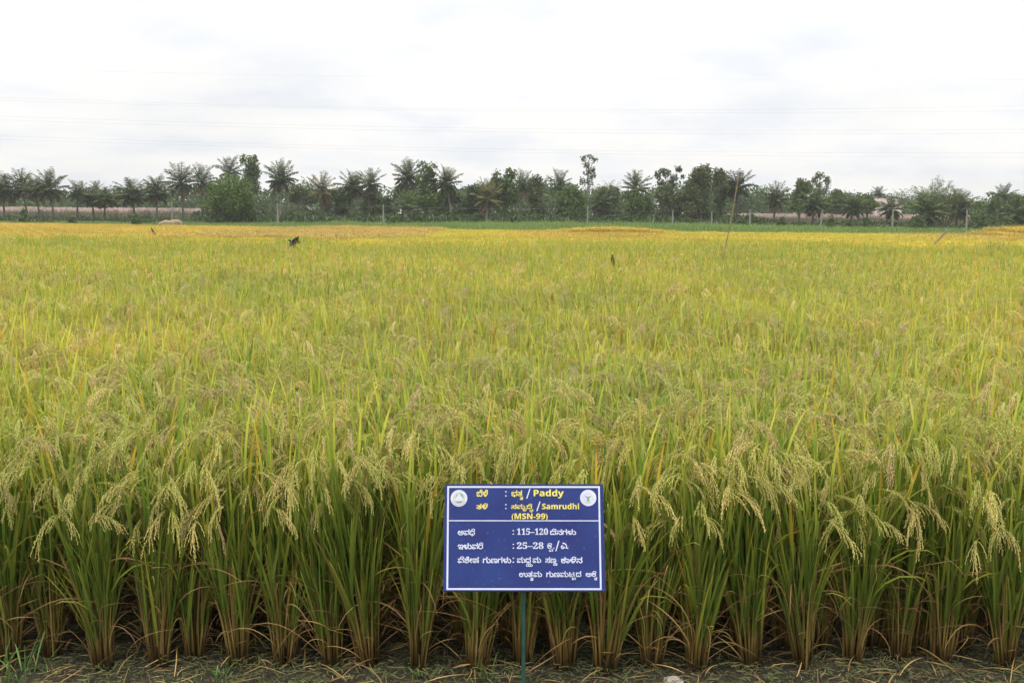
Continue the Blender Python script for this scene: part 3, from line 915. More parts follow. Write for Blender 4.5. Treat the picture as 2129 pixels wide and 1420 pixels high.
tree('leafy_tree', 'light green tree left of the pale house', 'tree', 1803, 408, 446, 24, 180, MG1, MG2, 1800, 0.3)
tree('leafy_tree', 'mid green tree between the bamboo clump and the right edge', 'tree', 2048, 410, 468, 32, 165, DG1, MG2, 2600, 0.28)
tree('leafy_tree', 'dark tree below the palm near the right edge', 'tree', 2090, 404, 462, 34, 175, DG1, OL2, 2600, 0.3)
BG = 'bushes along the far edge of the field'
for (px, top, bot, half, Y, lab) in [
        (281, 445, 465, 10, 112, 'small round green bush left of the pale straw heap'),
        (48, 432, 456, 11, 125, 'light green bush in front of the pink plumes at the far left'),
        (152, 449, 459, 9, 118, 'tiny bush at the foot of the thin straight palm'),
        (1625, 450, 473, 14, 118, 'green bush below the first palm right of the bamboo pole'),
        (1727, 448, 479, 15, 115, 'dark green pointed bush right of the second stone post'),
        (1765, 457, 478, 16, 120, 'low grey green bush beneath the small coconut palm'),
        (1802, 451, 476, 18, 120, 'spreading bush right of the small coconut palm'),
        (1910, 444, 480, 20, 126, 'dark bush at the foot of the bamboo clump'),
        (2040, 425, 480, 24, 128, 'dark rounded bush right of the last stone post'),
        (2095, 446, 478, 22, 130, 'low bush at the right edge behind the orange crop'),
        (1542, 447, 468, 14, 125, 'grey green bush at the foot of the palm behind the bamboo pole'),
        (820, 446, 467, 14, 110, 'low dark bush right of a stone post under the young palm')]:
    tree('bush', lab, 'bush', px, top, bot, half, Y, (0.035, 0.06, 0.02), (0.10, 0.15, 0.045), 700, 0.20, trunk_r=0.06, group=BG, low=0.1,
         blobs=[(-0.4, 0.35, 0.55, 0.3), (0.4, 0.35, 0.55, 0.3), (0, 0.68, 0.5, 0.27), (0.1, 0.25, 0.6, 0.25)])

def bamboo(px, top, base, half, Y, label):
    w_ = at_dist(px, base, Y)
    zt = at_dist(px, top, Y).z
    hw = half * Y / FPX
    t_ = empty('bamboo_clump', (w_.x, Y, 0))
    tag(t_, label, 'bamboo')
    st, lf = MB(), MB()
    for i in range(58):
        u = rng.uniform(-1, 1)
        az = math.atan2(rng.uniform(-0.8, 0.8), u)
        hh = zt * rng.uniform(0.68, 1.0) * (1.05 - 0.22 * abs(u))
        th1 = abs(u) * 0.55 + rng.uniform(0, 0.3)
        pts_, d_, s_ = curve3((u * hw * 0.4, rng.uniform(-1, 1) * hw * 0.35, 0), az, abs(u) * 0.16, th1, hh, 9, 2.2)
        tube(st, pts_, np.linspace(0.045, 0.008, 10), (0.13, 0.15, 0.06), 4)
        for j in range(64):
            v_ = rng.uniform(0.28, 1.0) ** 0.75
            q = np.array([np.interp(v_, s_, pts_[:, k]) for k in range(3)]) + rng.normal(0, 0.17 * (1.3 - v_), 3)
            c = np.array((0.125, 0.155, 0.05)) * rng.uniform(0.6, 1.6)
            blade(lf, q, rng.uniform(0, 6.28), R(rng.uniform(30, 90)), R(rng.uniform(110, 165)), rng.uniform(0.25, 0.5), 0.09, 2, [c, c * 1.1], 1.0, twist=rng.uniform(-1.2, 1.2))
    link('culms', mesh_of('culms', st, M_TREE), t_)
    link('foliage', mesh_of('foliage', lf, M_TREE), t_)
bamboo(1948, 362, 478, 62, 142, 'feathery pale green bamboo clump with upright plumes at the right')

# the wood far behind, one mass
blobs, fw = [], MB()
for i in range(300):
    Y = rng.uniform(205, 290)
    x = rng.uniform(-0.5, 0.5) * Y * 0.98
    pxx = 1064 + x / Y * FPX
    hz = float(np.interp(pxx, [0, 300, 560, 900, 1100, 1280, 1500, 1640, 1760, 2000, 2129], [393, 391, 385, 392, 374, 392, 380, 402, 402, 412, 402])) + rng.uniform(-9, 15)
    ztop = max(2.5, at_dist(pxx, hz, Y).z)
    r_ = rng.uniform(3.5, 6.5)
    for k in range(5):
        zc = rng.uniform(0.12, 0.86) * ztop
        blobs.append((x + rng.uniform(-1, 1) * r_ * 0.8, Y + rng.uniform(-2, 2), min(zc, ztop * 0.86), r_ * rng.uniform(0.35, 0.6), r_ * 0.5, ztop * rng.uniform(0.14, 0.24)))
fw = leaf_cloud(blobs, 105000, 0.50, (0.028, 0.050, 0.015), (0.082, 0.122, 0.038))
for i in range(46):               # palm heads among it
    Y = rng.uniform(215, 300)
    pxx = rng.uniform(-60, 2190)
    hz = float(np.interp(pxx, [0, 300, 560, 900, 1100, 1280, 1500, 1640, 1760, 2000, 2129], [392, 390, 382, 390, 374, 392, 382, 404, 404, 412, 404])) + rng.uniform(-6, 16)
    w_ = at_dist(pxx, hz + 14, Y)
    for k in range(15):
        th0 = R(5 + 105 * k / 14)
        frond(fw, w_, k * 2.4 + rng.random(), th0, th0 + R(45), 3.4, PG1 * rng.uniform(1.1, 2.2), 7, 0.9, 0.22)
fo = link('far_wood', mesh_of('far_wood', fw, M_TREE, smooth=False))
tag(fo, 'hazy green wood of trees and palms closing the view', 'wood', None, 'stuff')
# weeds, maize and young bananas at the foot of the trees
S_UND = []
for q in range(3):
    mb = leaf_cloud([(rng.uniform(-1.6, 1.6), rng.uniform(-1.5, 1.5), rng.uniform(0.4, 1.7), rng.uniform(0.7, 1.3), rng.uniform(0.7, 1.2), rng.uniform(0.4, 0.8)) for _ in range(7)], 420, 0.26, (0.018, 0.033, 0.011), (0.062, 0.092, 0.028))
    for i in range(26):
        c = np.array((0.085, 0.125, 0.04)) * rng.uniform(0.6, 1.4)
        blade(mb, rng.uniform(-1.7, 1.7, 3) * (1, 1, 0), rng.uniform(0, 6.28), R(rng.uniform(2, 15)), R(rng.uniform(25, 110)), rng.uniform(1.0, 2.3), 0.16, 4, [c * .7, c, c * 1.2], twist=rng.uniform(-1, 1))
    for i in range(2):
        c = np.array((0.32, 0.30, 0.23))
        x_, y_ = rng.uniform(-1.6, 1.6, 2)
        blade(mb, (x_, y_, 1.2), rng.uniform(0, 6.28), 0.1, 0.5, rng.uniform(0.5, 0.9), 0.12, 2, [c, c], twist=1)
    S_UND.append(source('weed_tile', mb, M_TREE))
pts = []
for y in np.arange(128, 182, 3.4):
    half = 0.465 * y * 1.04 + 3
    for x in np.arange(-half, half, 3.3):
        pxx = 1064 + x / y * FPX
        dens = 0.95 if 430 < pxx < 1540 else (0.16 if pxx < 430 else 0.30)
        if random.random() < dens:
            pts.append((x + random.uniform(-.8, .8), y, 0, random.uniform(0, 6.28), 1, 1, random.uniform(0.55, 1.05) * (1 if 430 < pxx < 1540 else 0.6), random.randrange(3)))
scatter('undergrowth', pts, S_UND, label='weedy undergrowth at the foot of the far trees', cat='undergrowth')

# ------------------------------------------------------------------ stone posts with wires, straw heap, house, poles
M_STONE = noise_mat('pale stone', (0.15, 0.15, 0.115), (0.25, 0.245, 0.20), 3, 0.9, 0.2)
POSTS = [(357, 418, 128, 'stone post among pink plumes left of the big rounded tree'), (577, 424, 104, 'stone post below the tall pale trunked palm right of the rounded tree'),
         (797, 426, 105, 'stone post between the palm pair and the young palm'), (1222, 430, 110, 'stone post under the tall thin tree'), (1399, 437, 114, 'stone post beneath the open crowned tree'),
         (1480, 440, 128, 'faint short stone post beneath the narrow olive tree'), (1560, 435, 117, 'stone post just right of the bamboo pole'), (1706, 437, 118, 'leaning stone post below the round airy treetop'),
         (1857, 435, 119, 'stone post in front of the short palm by the house'), (2011, 437, 120, 'stone post at the right side of the bamboo clump')]
tops = []
for (px, top, Y, lab) in POSTS:
    w_ = at_dist(px, top, Y)
    bm = bmesh.new()
    for (z, s_) in ((0, 0.085), (0.3, 0.08), (w_.z * 0.6, 0.07), (w_.z - 0.06, 0.06), (w_.z, 0.04)):
        for (i, j) in ((-1, -1), (1, -1), (1, 1), (-1, 1)):
            bm.verts.new((i * s_ * random.uniform(0.92, 1.06), j * s_ * random.uniform(0.9, 1.05), z))
    bm.verts.ensure_lookup_table()
    for k in range(4):
        for q in range(4):
            bm.faces.new([bm.verts[k * 4 + q], bm.verts[k * 4 + (q + 1) % 4], bm.verts[k * 4 + 4 + (q + 1) % 4], bm.verts[k * 4 + 4 + q]])
    bm.faces.new([bm.verts[16 + q] for q in range(4)])
    me = bpy.data.meshes.new('stone_post'); bm.to_mesh(me); bm.free(); me.materials.append(M_STONE)
    o_ = link('stone_post', me, None, (w_.x, Y, 0))
    if px == 1706: o_.rotation_euler = (0, R(5), 0)
    tag(o_, lab, 'post', 'stone posts along the field edge')
    if px not in (357, 1480): tops.append(Vector((w_.x, Y, w_.z - 0.12)))
M_WIRE = noise_mat('galvanised wire', (0.30, 0.30, 0.30), (0.42, 0.42, 0.42), 4, 0.6, metal=0.0)
wmb = MB()
for a_, b_ in zip(tops[:-1], tops[1:]):
    u = np.linspace(0, 1, 9)[:, None]
    q = np.array(a_)[None] * (1 - u) + np.array(b_)[None] * u
    q[:, 2] -= 0.18 * 4 * (u * (1 - u))[:, 0]
    tube(wmb, q, 0.003, (0.3, 0.3, 0.3), 3)
tag(link('fence_wire', mesh_of('fence_wire', wmb, M_WIRE)), 'thin wire strung along the tops of the stone posts', 'wire')

w_ = at_dist(330, 466, 90)
m_straw = noise_mat('pale straw', (0.16, 0.12, 0.068), (0.29, 0.23, 0.13), 5, 0.95, 0.6)
bm = bmesh.new()
bmesh.ops.create_icosphere(bm, subdivisions=4, radius=1.0)
for v in bm.verts:
    c = v.co
    k = 0.06 * math.sin(c.x * 9 + c.z * 5) + 0.05 * math.sin(c.y * 13 + c.x * 4)
    sq = 1.0 / max(abs(c.x) ** 4 + abs(c.y) ** 4 + abs(c.z) ** 4, 1e-3) ** 0.25
    v.co = Vector((c.x * sq * (0.92 + k), c.y * sq * 0.55, max(0, c.z * sq * (0.5 + k * 0.6) + 0.62 + 0.08 * c.x)))
me = bpy.data.meshes.new('straw_heap'); bm.to_mesh(me); bm.free(); me.materials.append(m_straw)
o_ = link('straw_heap', me, None, (w_.x, 93, 0)); o_.scale = (1.0, 1.0, at_dist(330, 458.5, 93).z / 1.12)
tag(o_, 'long low heap of pale straw at the far left edge of the crop', 'straw heap')

# the pale house half hidden by the palm
w_ = at_dist(1847, 440, 186)
M_PLASTER = noise_mat('pinkish plaster', (0.50, 0.43, 0.38), (0.62, 0.55, 0.50), 1.5, 0.9)
M_TILE = noise_mat('clay tile', (0.20, 0.155, 0.13), (0.30, 0.24, 0.20), 4, 0.9, 0.3)
M_DARK = noise_mat('dark opening', (0.03, 0.028, 0.025), (0.05, 0.045, 0.04), 3, 0.7)
h_ = empty('small_house', (w_.x, 186, 0)); tag(h_, 'small pale pinkish house half hidden behind a short palm', 'house')
def box(bm, x0, x1, y0, y1, z0, z1):
    r_ = bmesh.ops.create_cube(bm, size=1.0)
    bmesh.ops.scale(bm, vec=(x1 - x0, y1 - y0, z1 - z0), verts=r_['verts'])
    bmesh.ops.translate(bm, vec=((x0 + x1) / 2, (y0 + y1) / 2, (z0 + z1) / 2), verts=r_['verts'])
def bobj(name, bm, mat, parent=None, loc=None):
    me = bpy.data.meshes.new(name); bm.to_mesh(me); bm.free(); me.materials.append(mat)
    return link(name, me, parent, loc)
bm = bmesh.new(); box(bm, -2.2, 2.2, 0, 4, 0, 3.6); box(bm, -2.4, 2.4, -0.15, 4.15, 3.6, 3.8); bobj('wall', bm, M_PLASTER, h_)
bm = bmesh.new()
vs = [bm.verts.new(q) for q in ((-1.9, 0.5, 3.8), (1.9, 0.5, 3.8), (1.9, 3.5, 3.8), (-1.9, 3.5, 3.8), (-1.9, 2, 4.9), (1.9, 2, 4.9))]
for f_ in ((0, 1, 5, 4), (2, 3, 4, 5), (0, 4, 3), (1, 2, 5), (3, 2, 1, 0)): bm.faces.new([vs[k] for k in f_])
bobj('roof', bm, M_TILE, h_)
for xx in (-1.2, 1.2):
    bm = bmesh.new(); box(bm, xx - 0.45, xx + 0.45, -0.03, 0.05, 1.2, 2.4); bobj('window', bm, M_DARK, h_)
bm = bmesh.new(); box(bm, -0.45, 0.45, -0.04, 0.05, 0.02, 2.1); bobj('door', bm, M_TILE, h_)

M_BAMBOO = noise_mat('dry bamboo', (0.13, 0.095, 0.045), (0.24, 0.18, 0.09), 7, 0.6)
def cane(name, foot, tip, r0, r1, label, cat, bow=0.0, mat=M_BAMBOO, rot=0):
    foot, tip = np.array(foot), np.array(tip)
    u = np.linspace(0, 1, 25)[:, None]
    q = foot * (1 - u) + tip * u
    q[:, 0] += bow * 4 * (u * (1 - u))[:, 0]
    rad = np.linspace(r0, r1, 25) * np.where(np.arange(25) % 4 == 0, 1.22, 1.0)
    mb = MB(); tube(mb, q - foot, rad, (0.3, 0.3, 0.3), 8)
    o_ = link(name, mesh_of(name, mb, mat), None, foot)
    return tag(o_, label, cat)
a_ = at_dist(1497, 540, 22.5); b_ = at_dist(1536, 362, 22.8)
d_ = (b_ - a_) / (b_.z - a_.z)
foot = a_ - d_ * a_.z
cane('bamboo_pole', foot, b_, 0.015, 0.009, 'tall thin leaning bamboo pole standing in the crop', 'pole', bow=0.05)
M_STAKE = noise_mat('weathered stake', (0.10, 0.07, 0.04), (0.18, 0.13, 0.08), 9, 0.8)
a_ = at_dist(1950, 500, 40); b_ = at_dist(1969, 479, 40.2)
d_ = (b_ - a_) / (b_.z - a_.z)
cane('wooden_stake', a_ - d_ * a_.z, b_, 0.035, 0.03, 'short dark stake slanting out of the crop at the right', 'stake', mat=M_STAKE)

# power lines far overhead; they hang between pylons out of view on both sides
LINES = [((0, 143), (1064, 164), (2129, 166)), ((0, 203), (1064, 228), (2129, 220)), ((0, 209), (1064, 232), (2129, 231)), ((0, 242), (1064, 268), (2129, 269)),
         ((0, 250), (1064, 275), (2129, 277)), ((0, 283), (1064, 311), (2129, 318)), ((0, 290), (1064, 317), (2129, 328))]
NMS = ['faint topmost power line crossing the sky', 'upper wire of the highest close pair of power lines', 'lower wire of the highest close pair of power lines',
       'upper wire of the middle pair of power lines', 'lower wire of the middle pair of power lines', 'upper wire of the lowest pair of power lines above the trees', 'lower wire of the lowest pair of power lines above the trees']
M_CABLE = noise_mat('aluminium cable', (0.22, 0.22, 0.23), (0.32, 0.32, 0.33), 2, 0.6)
for k, (l3, nm) in enumerate(zip(LINES, NMS)):
    P = [np.array(at_dist(px, py, 118 + (k % 2) * 2)) for px, py in l3]
    xx = [q[0] for q in P]; zz = np.polyfit(xx, [q[2] for q in P], 2)
    X = np.linspace(-120, 120, 61)
    q = np.stack([X, np.full(61, P[1][1]), np.polyval(zz, X)], 1)
    mb = MB(); tube(mb, q, 0.0045 if k else 0.003, (0.3, 0.3, 0.3), 4)
    tag(link('power_line', mesh_of('power_line', mb, M_CABLE)), nm, 'power line', 'power lines across the sky')

# ------------------------------------------------------------------ birds
M_BIRD = noise_mat('black feathers', (0.014, 0.012, 0.009), (0.034, 0.029, 0.022), 20, 0.5)
def bird(label, loc, rot, sc, wings):
    """a fork tailed bird, 0.3 m long, beak to +X; one remeshed body"""
    mb = MB()
    body = np.array([(0.150, 0, 0.010), (0.128, 0, 0.012), (0.118, 0, 0.014), (0.100, 0, 0.016), (0.078, 0, 0.010), (0.045, 0, 0.0), (0.0, 0, -0.004), (-0.05, 0, -0.002), (-0.09, 0, 0.0), (-0.115, 0, 0.0)])
    tube(mb, body, [0.002, 0.007, 0.019, 0.024, 0.022, 0.036, 0.043, 0.034, 0.018, 0.012], (0, 0, 0), 10)
    for sg in (-1, 1):
        tail = np.array([(-0.10, 0, 0), (-0.16, 0.015 * sg, 0.0), (-0.22, 0.030 * sg, -0.002), (-0.255, 0.048 * sg, -0.004)])
        for off_ in (-0.006, 0.006):
            tube(mb, tail + np.array((0, off_, 0)), [0.011, 0.010, 0.010, 0.004], (0, 0, 0), 6)
        a_ = wings if wings else R(-72)
        L = 0.21 if wings else 0.10
        for k in range(7):
            u = k / 6
            root = np.array((0.055 - 0.10 * u, 0.022 * sg, 0.012))
            tipx = 0.02 - 0.15 * u ** 1.4 if wings else root[0] - 0.10
            ln = L * (1 - 0.35 * u)
            tip = np.array((tipx, sg * (0.022 + ln * math.cos(a_)) if wings else 0.030 * sg, 0.012 + (ln * math.sin(a_) if wings else -0.02 * 1)))
            mid = (root + tip) / 2 + np.array((0.015, 0, 0.012))
            tube(mb, np.array([root, mid, tip]), [0.013, 0.013, 0.006], (0, 0, 0), 6)
        if not wings:
            leg = np.array([(-0.01, 0.014 * sg, -0.03), (-0.012, 0.014 * sg, -0.065)])
            tube(mb, leg, [0.006, 0.006], (0, 0, 0), 5)
    me = mesh_of('bird', mb, M_BIRD)
    tmp = bpy.data.objects.new('bird', me); COL.objects.link(tmp)
    md = tmp.modifiers.new('r', 'REMESH'); md.mode = 'VOXEL'; md.voxel_size = 0.006
    dg = bpy.context.evaluated_depsgraph_get(); dg.update()
    me2 = bpy.data.meshes.new_from_object(tmp.evaluated_get(dg))
    tmp.modifiers.clear(); tmp.data = me2
    if not me2.materials: me2.materials.append(M_BIRD)
    me2.polygons.foreach_set('use_smooth', np.ones(len(me2.polygons), bool))
    tmp.location = loc; tmp.rotation_euler = rot; tmp.scale = (sc,) * 3
    tag(tmp, label, 'bird', 'black birds in the crop')
    return tmp
bx_ = Vector((-0.66, -0.20, 0.72)).normalized(); bz_ = Vector((0.45, -0.75, 0.35)); bz_ = (bz_ - bx_ * bz_.dot(bx_)).normalized()
bird('black bird flapping low over the crop with wings raised', at_dist(608, 507, 26), Matrix((bx_, bz_.cross(bx_), bz_)).transposed().to_euler(), 1.0, R(40))
b2 = at_dist(317, 479, 47)
bird('small black bird perched at the far left', b2, (0, R(-50), R(160)), 1.0, 0)
b3 = at_dist(1274, 541, 18.8)
bird('dark upright bird perched in the crop behind the sign', b3, (0, R(-66), R(230)), 0.75, 0)
for q, nm in ((b2, 'thin perch stick under the small bird at the far left'), (b3, 'thin perch stick under the upright bird behind the sign')):
    cane('perch_stick', (q.x, q.y, 0), (q.x - 0.0, q.y + 0.01, q.z - 0.06), 0.009, 0.007, nm, 'stick', mat=M_STAKE)['group'] = 'perch sticks in the crop'

# ------------------------------------------------------------------ the sign
M_BLUE, t, p, o = new_mat('blue sign sheet')
tcn = t.nodes.new('ShaderNodeTexCoord')
n = t.nodes.new('ShaderNodeTexNoise'); n.inputs['Scale'].default_value = 7; n.inputs['Detail'].default_value = 6
t.links.new(tcn.outputs['Object'], n.inputs['Vector'])
t.links.new(ramp(t, n.outputs[0], [(0.3, (0.009, 0.016, 0.105)), (0.7, (0.013, 0.032, 0.145))]), p.inputs['Base Color'])
p.inputs['Roughness'].default_value = 0.45
p.inputs['Specular IOR Level'].default_value = 0.22
n2_ = t.nodes.new('ShaderNodeTexNoise'); n2_.inputs['Scale'].default_value = 3.0; n2_.inputs['Detail'].default_value = 2
t.links.new(tcn.outputs['Object'], n2_.inputs['Vector'])
ns_ = t.nodes.new('ShaderNodeTexNoise'); ns_.inputs['Scale'].default_value = 95; ns_.inputs['Detail'].default_value = 3
t.links.new(tcn.outputs['Object'], ns_.inputs['Vector'])
scf = ramp(t, ns_.outputs[0], [(0.66, (0, 0, 0)), (0.74, (0.5, 0.5, 0.5))])
base_ = p.inputs['Base Color'].links[0].from_socket
t.links.new(mixc(t, scf, base_, (0.16, 0.17, 0.26)), p.inputs['Base Color'])
b = t.nodes.new('ShaderNodeBump'); b.inputs['Strength'].default_value = 0.35; b.inputs['Distance'].default_value = 0.02
t.links.new(n2_.outputs[0], b.inputs['Height']); t.links.new(b.outputs[0], p.inputs['Normal'])
M_WHITE = noise_mat('white print', (0.42, 0.44, 0.55), (0.52, 0.54, 0.64), 12, 0.5)
M_YELLOW = noise_mat('yellow print', (0.52, 0.44, 0.07), (0.64, 0.54, 0.11), 12, 0.5)
M_CREAM = noise_mat('emblem ground', (0.30, 0.34, 0.24), (0.42, 0.46, 0.34), 30, 0.5)
M_OLIVE = noise_mat('emblem olive', (0.10, 0.13, 0.06), (0.2, 0.22, 0.12), 40, 0.5)
M_EGREEN = noise_mat('emblem green', (0.10, 0.24, 0.12), (0.16, 0.30, 0.17), 30, 0.5)
M_PGREEN = noise_mat('green painted steel', (0.018, 0.055, 0.042), (0.035, 0.085, 0.065), 15, 0.45)
DB = 3.92                          # depth of the lower edge; the top leans back
DT = DB * 338 / 329
def depth_pt(px, py, dz):
    return Vector((0, 0, EYE)) + ray(px, py) * dz
B_ = depth_pt(1090.0, 1229.5, DB); T_ = depth_pt(1089.5, 1006.0, DT)
W_S = 338 * DB / FPX
V_ = (T_ - B_); H_S = V_.length; V_.normalize()
U_ = CAM_R @ Vector((1, 0, 0)); U_ = (U_ - V_ * U_.dot(V_)).normalized()
N_ = U_.cross(V_)
SIGN = empty('field_sign', (B_.x, B_.y, 0)); tag(SIGN, 'blue rice variety sign with yellow and white lettering on a thin green post', 'sign')
PM = Matrix.Translation(B_ - Vector(SIGN.location)) @ Matrix((U_, V_, N_)).transposed().to_4x4()
bm = bmesh.new(); box(bm, -W_S / 2, W_S / 2, 0, H_S, -0.012, 0.0)
bmesh.ops.bevel(bm, geom=list(bm.edges), offset=0.002, segments=2, affect='EDGES')
panel = bobj('panel', bm, M_BLUE, SIGN); panel.matrix_local = PM

def sp(px, py):                    # a photo pixel on the sign, in panel units
    v_ = (1229.5 - py) / (1229.5 - 1006.0)
    # perspective along the height
    vv = v_ * DB / (v_ * DB + (1 - v_) * DT) if False else v_
    l_, r_ = 921 + 4 * v_, 1259 - 5 * v_
    return ((px - l_) / (r_ - l_) - 0.5) * W_S, vv * H_S
def quadpath(bm, pts2, z):
    bm.faces.new([bm.verts.new((x, y, z)) for x, y in pts2])
Z1 = 0.0006
bm = bmesh.new()
q = [(930, 1010.5), (1247, 1010.5), (1251, 1226), (928, 1226)]
i_ = [(933.6, 1014.2), (1243.6, 1014.2), (1247.3, 1222.4), (931.8, 1222.4)]
for k in range(4):
    a4 = [q[k], q[(k + 1) % 4], i_[(k + 1) % 4], i_[k]]
    quadpath(bm, [sp(*c) for c in a4][::-1], Z1)
bobj('border_line', bm, M_WHITE, panel)
bm = bmesh.new(); quadpath(bm, [sp(*c) for c in ((932.6, 1084.6), (1245.4, 1084.6), (1245.4, 1082.6), (932.6, 1082.6))], Z1); bobj('dividing_line', bm, M_WHITE, panel)

def glyphs(s, bold):
    cu_ = bpy.data.curves.new('t', 'FONT'); cu_.body = s; cu_.size = 1.0; cu_.offset = bold; cu_.resolution_u = 6 if s.startswith('ಟ') else 2
    ob = bpy.data.objects.new('t', cu_); COL.objects.link(ob)
    me = bpy.data.meshes.new_from_object(ob)
    bpy.data.objects.remove(ob)
    v = np.array([w.co[:] for w in me.vertices]).reshape(-1, 3)
    f = []
    for pl in me.polygons:
        vs_ = list(pl.vertices)
        for k in range(1, len(vs_) - 1): f.append((vs_[0], vs_[k], vs_[k + 1]))
    f = np.array(f, int).reshape(-1, 3)
    # loose pieces, so that overlapping strokes do not share a plane
    lab = np.arange(len(v))
    for _ in range(60):
        m_ = lab[f].min(1); new = lab.copy()
        np.minimum.at(new, f.ravel(), np.repeat(m_, 3))
        if (new == lab).all(): break
        lab = new
    _, lab = np.unique(lab, return_inverse=True)
    bpy.data.meshes.remove(me)
    return v, f, lab

SUBS = '\u0ccd'
def clusters(word):
    """split into (base text, subjoined letter)"""
    out_, k = [], 0
    while k < len(word):
        if k + 1 < len(word) and word[k] == SUBS:
            out_[-1][1] = word[k + 1]; k += 2
        elif '\u0cbe' <= word[k] <= '\u0ccc' and out_:
            out_[-1][0] += word[k]; k += 1
        else:
            out_.append([word[k], None]); k += 1
    return out_

def lettering(items, name='lettering'):
    for (s, x0, x1, ytop, ybase, mat, bold) in items:
        V, F, Lb, xcur, n_, lb = [], [], [], 0.0, 0, 0
        kn = any('\u0c80' <= c <= '\u0cff' for c in s)
        def put(v, f, l_):
            nonlocal n_, lb
            # a heavier face: the letter printed a few times, a hair apart
            for (dx, dy) in (((0, 0), (bold, 0), (-bold, 0), (0, bold), (0, -bold)) if bold > 0 else ((0, 0),)):
                V.append(v + np.array((dx, dy, 0))); F.append(f + n_); Lb.append(l_ + lb)
                n_ += len(v); lb += int(l_.max()) + 1
        for (bt, sub) in (clusters(s) if kn else [[s, None]]):
            isign = '\u0cbf' in bt
            v, f, l_ = glyphs(bt.replace('\u0cbf', ''), 0.0)
            if not len(v):
                xcur += 0.3; continue
            if isign:             # this vowel replaces the letter's rising tick
                f = f[v[f][:, :, 1].mean(1) < 0.61]
                v = v.copy(); v[:, 1] = np.minimum(v[:, 1], 0.63)
            v[:, 0] += xcur - v[:, 0].min()
            put(v, f, l_)
            right = v[:, 0].max()
            if isign:             # the vowel loop over the right shoulder of the letter
                k = np.linspace(0, 2 * math.pi, 19)
                top = v[:, 1].max()
                r1, r2 = np.stack([0.24 * np.cos(k), 0.16 * np.sin(k)], 1), np.stack([0.185 * np.cos(k), 0.105 * np.sin(k)], 1)
                w2 = np.zeros((38, 3)); w2[0::2, :2] = r1; w2[1::2, :2] = r2
                w2 += np.array((right - 0.21, 0.665, 0))
                i2 = np.arange(18) * 2
                put(w2, np.concatenate([np.stack([i2, i2 + 2, i2 + 3], 1), np.stack([i2, i2 + 3, i2 + 1], 1)]), np.zeros(38, int))
                right = max(right, w2[:, 0].max())
            if sub:
                w2, f2, l2 = glyphs(sub, 0.0)
                w2 = w2 * np.array((0.66, 0.58, 1))
                w2[:, 0] += right - w2[:, 0].min() - 0.72 * (w2[:, 0].max() - w2[:, 0].min())
                w2[:, 1] += -0.06 - w2[:, 1].max()
                put(w2, f2, l2)
                right = max(right, w2[:, 0].max())
            xcur = right + 0.045
        V = np.concatenate(V); F = np.concatenate(F); Lb = np.concatenate(Lb)
        capv = V[:, 1].max()
        xa, xb = V[:, 0].min(), V[:, 0].max()
        (ua, va), (ub, vb) = sp(x0, ybase), sp(x1, ytop)
        q = np.stack([ua + (V[:, 0] - xa) / (xb - xa) * (ub - ua), va + V[:, 1] / capv * (vb - va), Z1 + 0.00003 * Lb], 1)
        mb = MB()
        mb.add(q, F, (0.5, 0.5, 0.5))
        link(name, mesh_of(name, mb, mat, smooth=False), panel)
def sans(s):                       # bold sans letters
    return ''.join(chr(0x1D5D4 + ord(c) - 65) if 'A' <= c <= 'Z' else chr(0x1D5EE + ord(c) - 97) if 'a' <= c <= 'z' else chr(0x1D7EC + ord(c) - 48) if c.isdigit() else c for c in s)
def serif(s):
    return ''.join(chr(0x1D7CE + ord(c) - 48) if c.isdigit() else '\u2013' if c == '-' else c for c in s)
KB = 0.022
Y_, W_ = M_YELLOW, M_WHITE
lettering([('ಬೆಳೆ', 990.5, 1014.5, 1018, 1032.5, Y_, KB), ('ಭತ್ತ', 1063, 1087.5, 1019, 1031.5, Y_, KB), (sans('Paddy'), 1109.5, 1172, 1017.5, 1031.8, Y_, 0.012)])
lettering([(':', 1050, 1053.4, 1021, 1032.5, W_, 0.0), ('/', 1094, 1103, 1016, 1036.5, W_, -0.005)])
lettering([('ತಳಿ', 990.5, 1014.5, 1047, 1059, Y_, KB), ('ಸಮೃದ್ಧಿ', 1063, 1108.7, 1048, 1058.5, Y_, KB), (sans('Samrudhi'), 1126.8, 1204, 1046.8, 1059.2, Y_, 0.012)])
lettering([(':', 1050, 1053.4, 1048.5, 1059, W_, 0.0), ('/', 1115, 1124, 1043, 1063, W_, -0.005)])
lettering([(sans('(MSN-99)'), 1063.6, 1138.8, 1068, 1080, Y_, 0.012)])
lettering([('ಅವಧಿ', 951.6, 988, 1100.3, 1113.5, W_, KB), (':', 1065.5, 1069, 1103, 1112.5, W_, 0), (serif('115-120'), 1074.6, 1139.4, 1099.3, 1112.7, W_, 0.008), ('ದಿನಗಳು', 1143.6, 1197.8, 1100.3, 1112.7, W_, KB)])
lettering([('ಇಳುವರಿ', 951.6, 1005, 1129, 1142.5, W_, KB), (':', 1065.5, 1069, 1131.5, 1141.5, W_, 0), (serif('25-28'), 1074.6, 1130, 1128.3, 1141.8, W_, 0.008), ('ಕ್ವಿ.', 1137.7, 1153, 1130, 1141, W_, KB), ('/', 1154.4, 1163.3, 1125, 1146.5, W_, -0.005), ('ಎ.', 1166, 1181.6, 1129, 1141.8, W_, KB)])
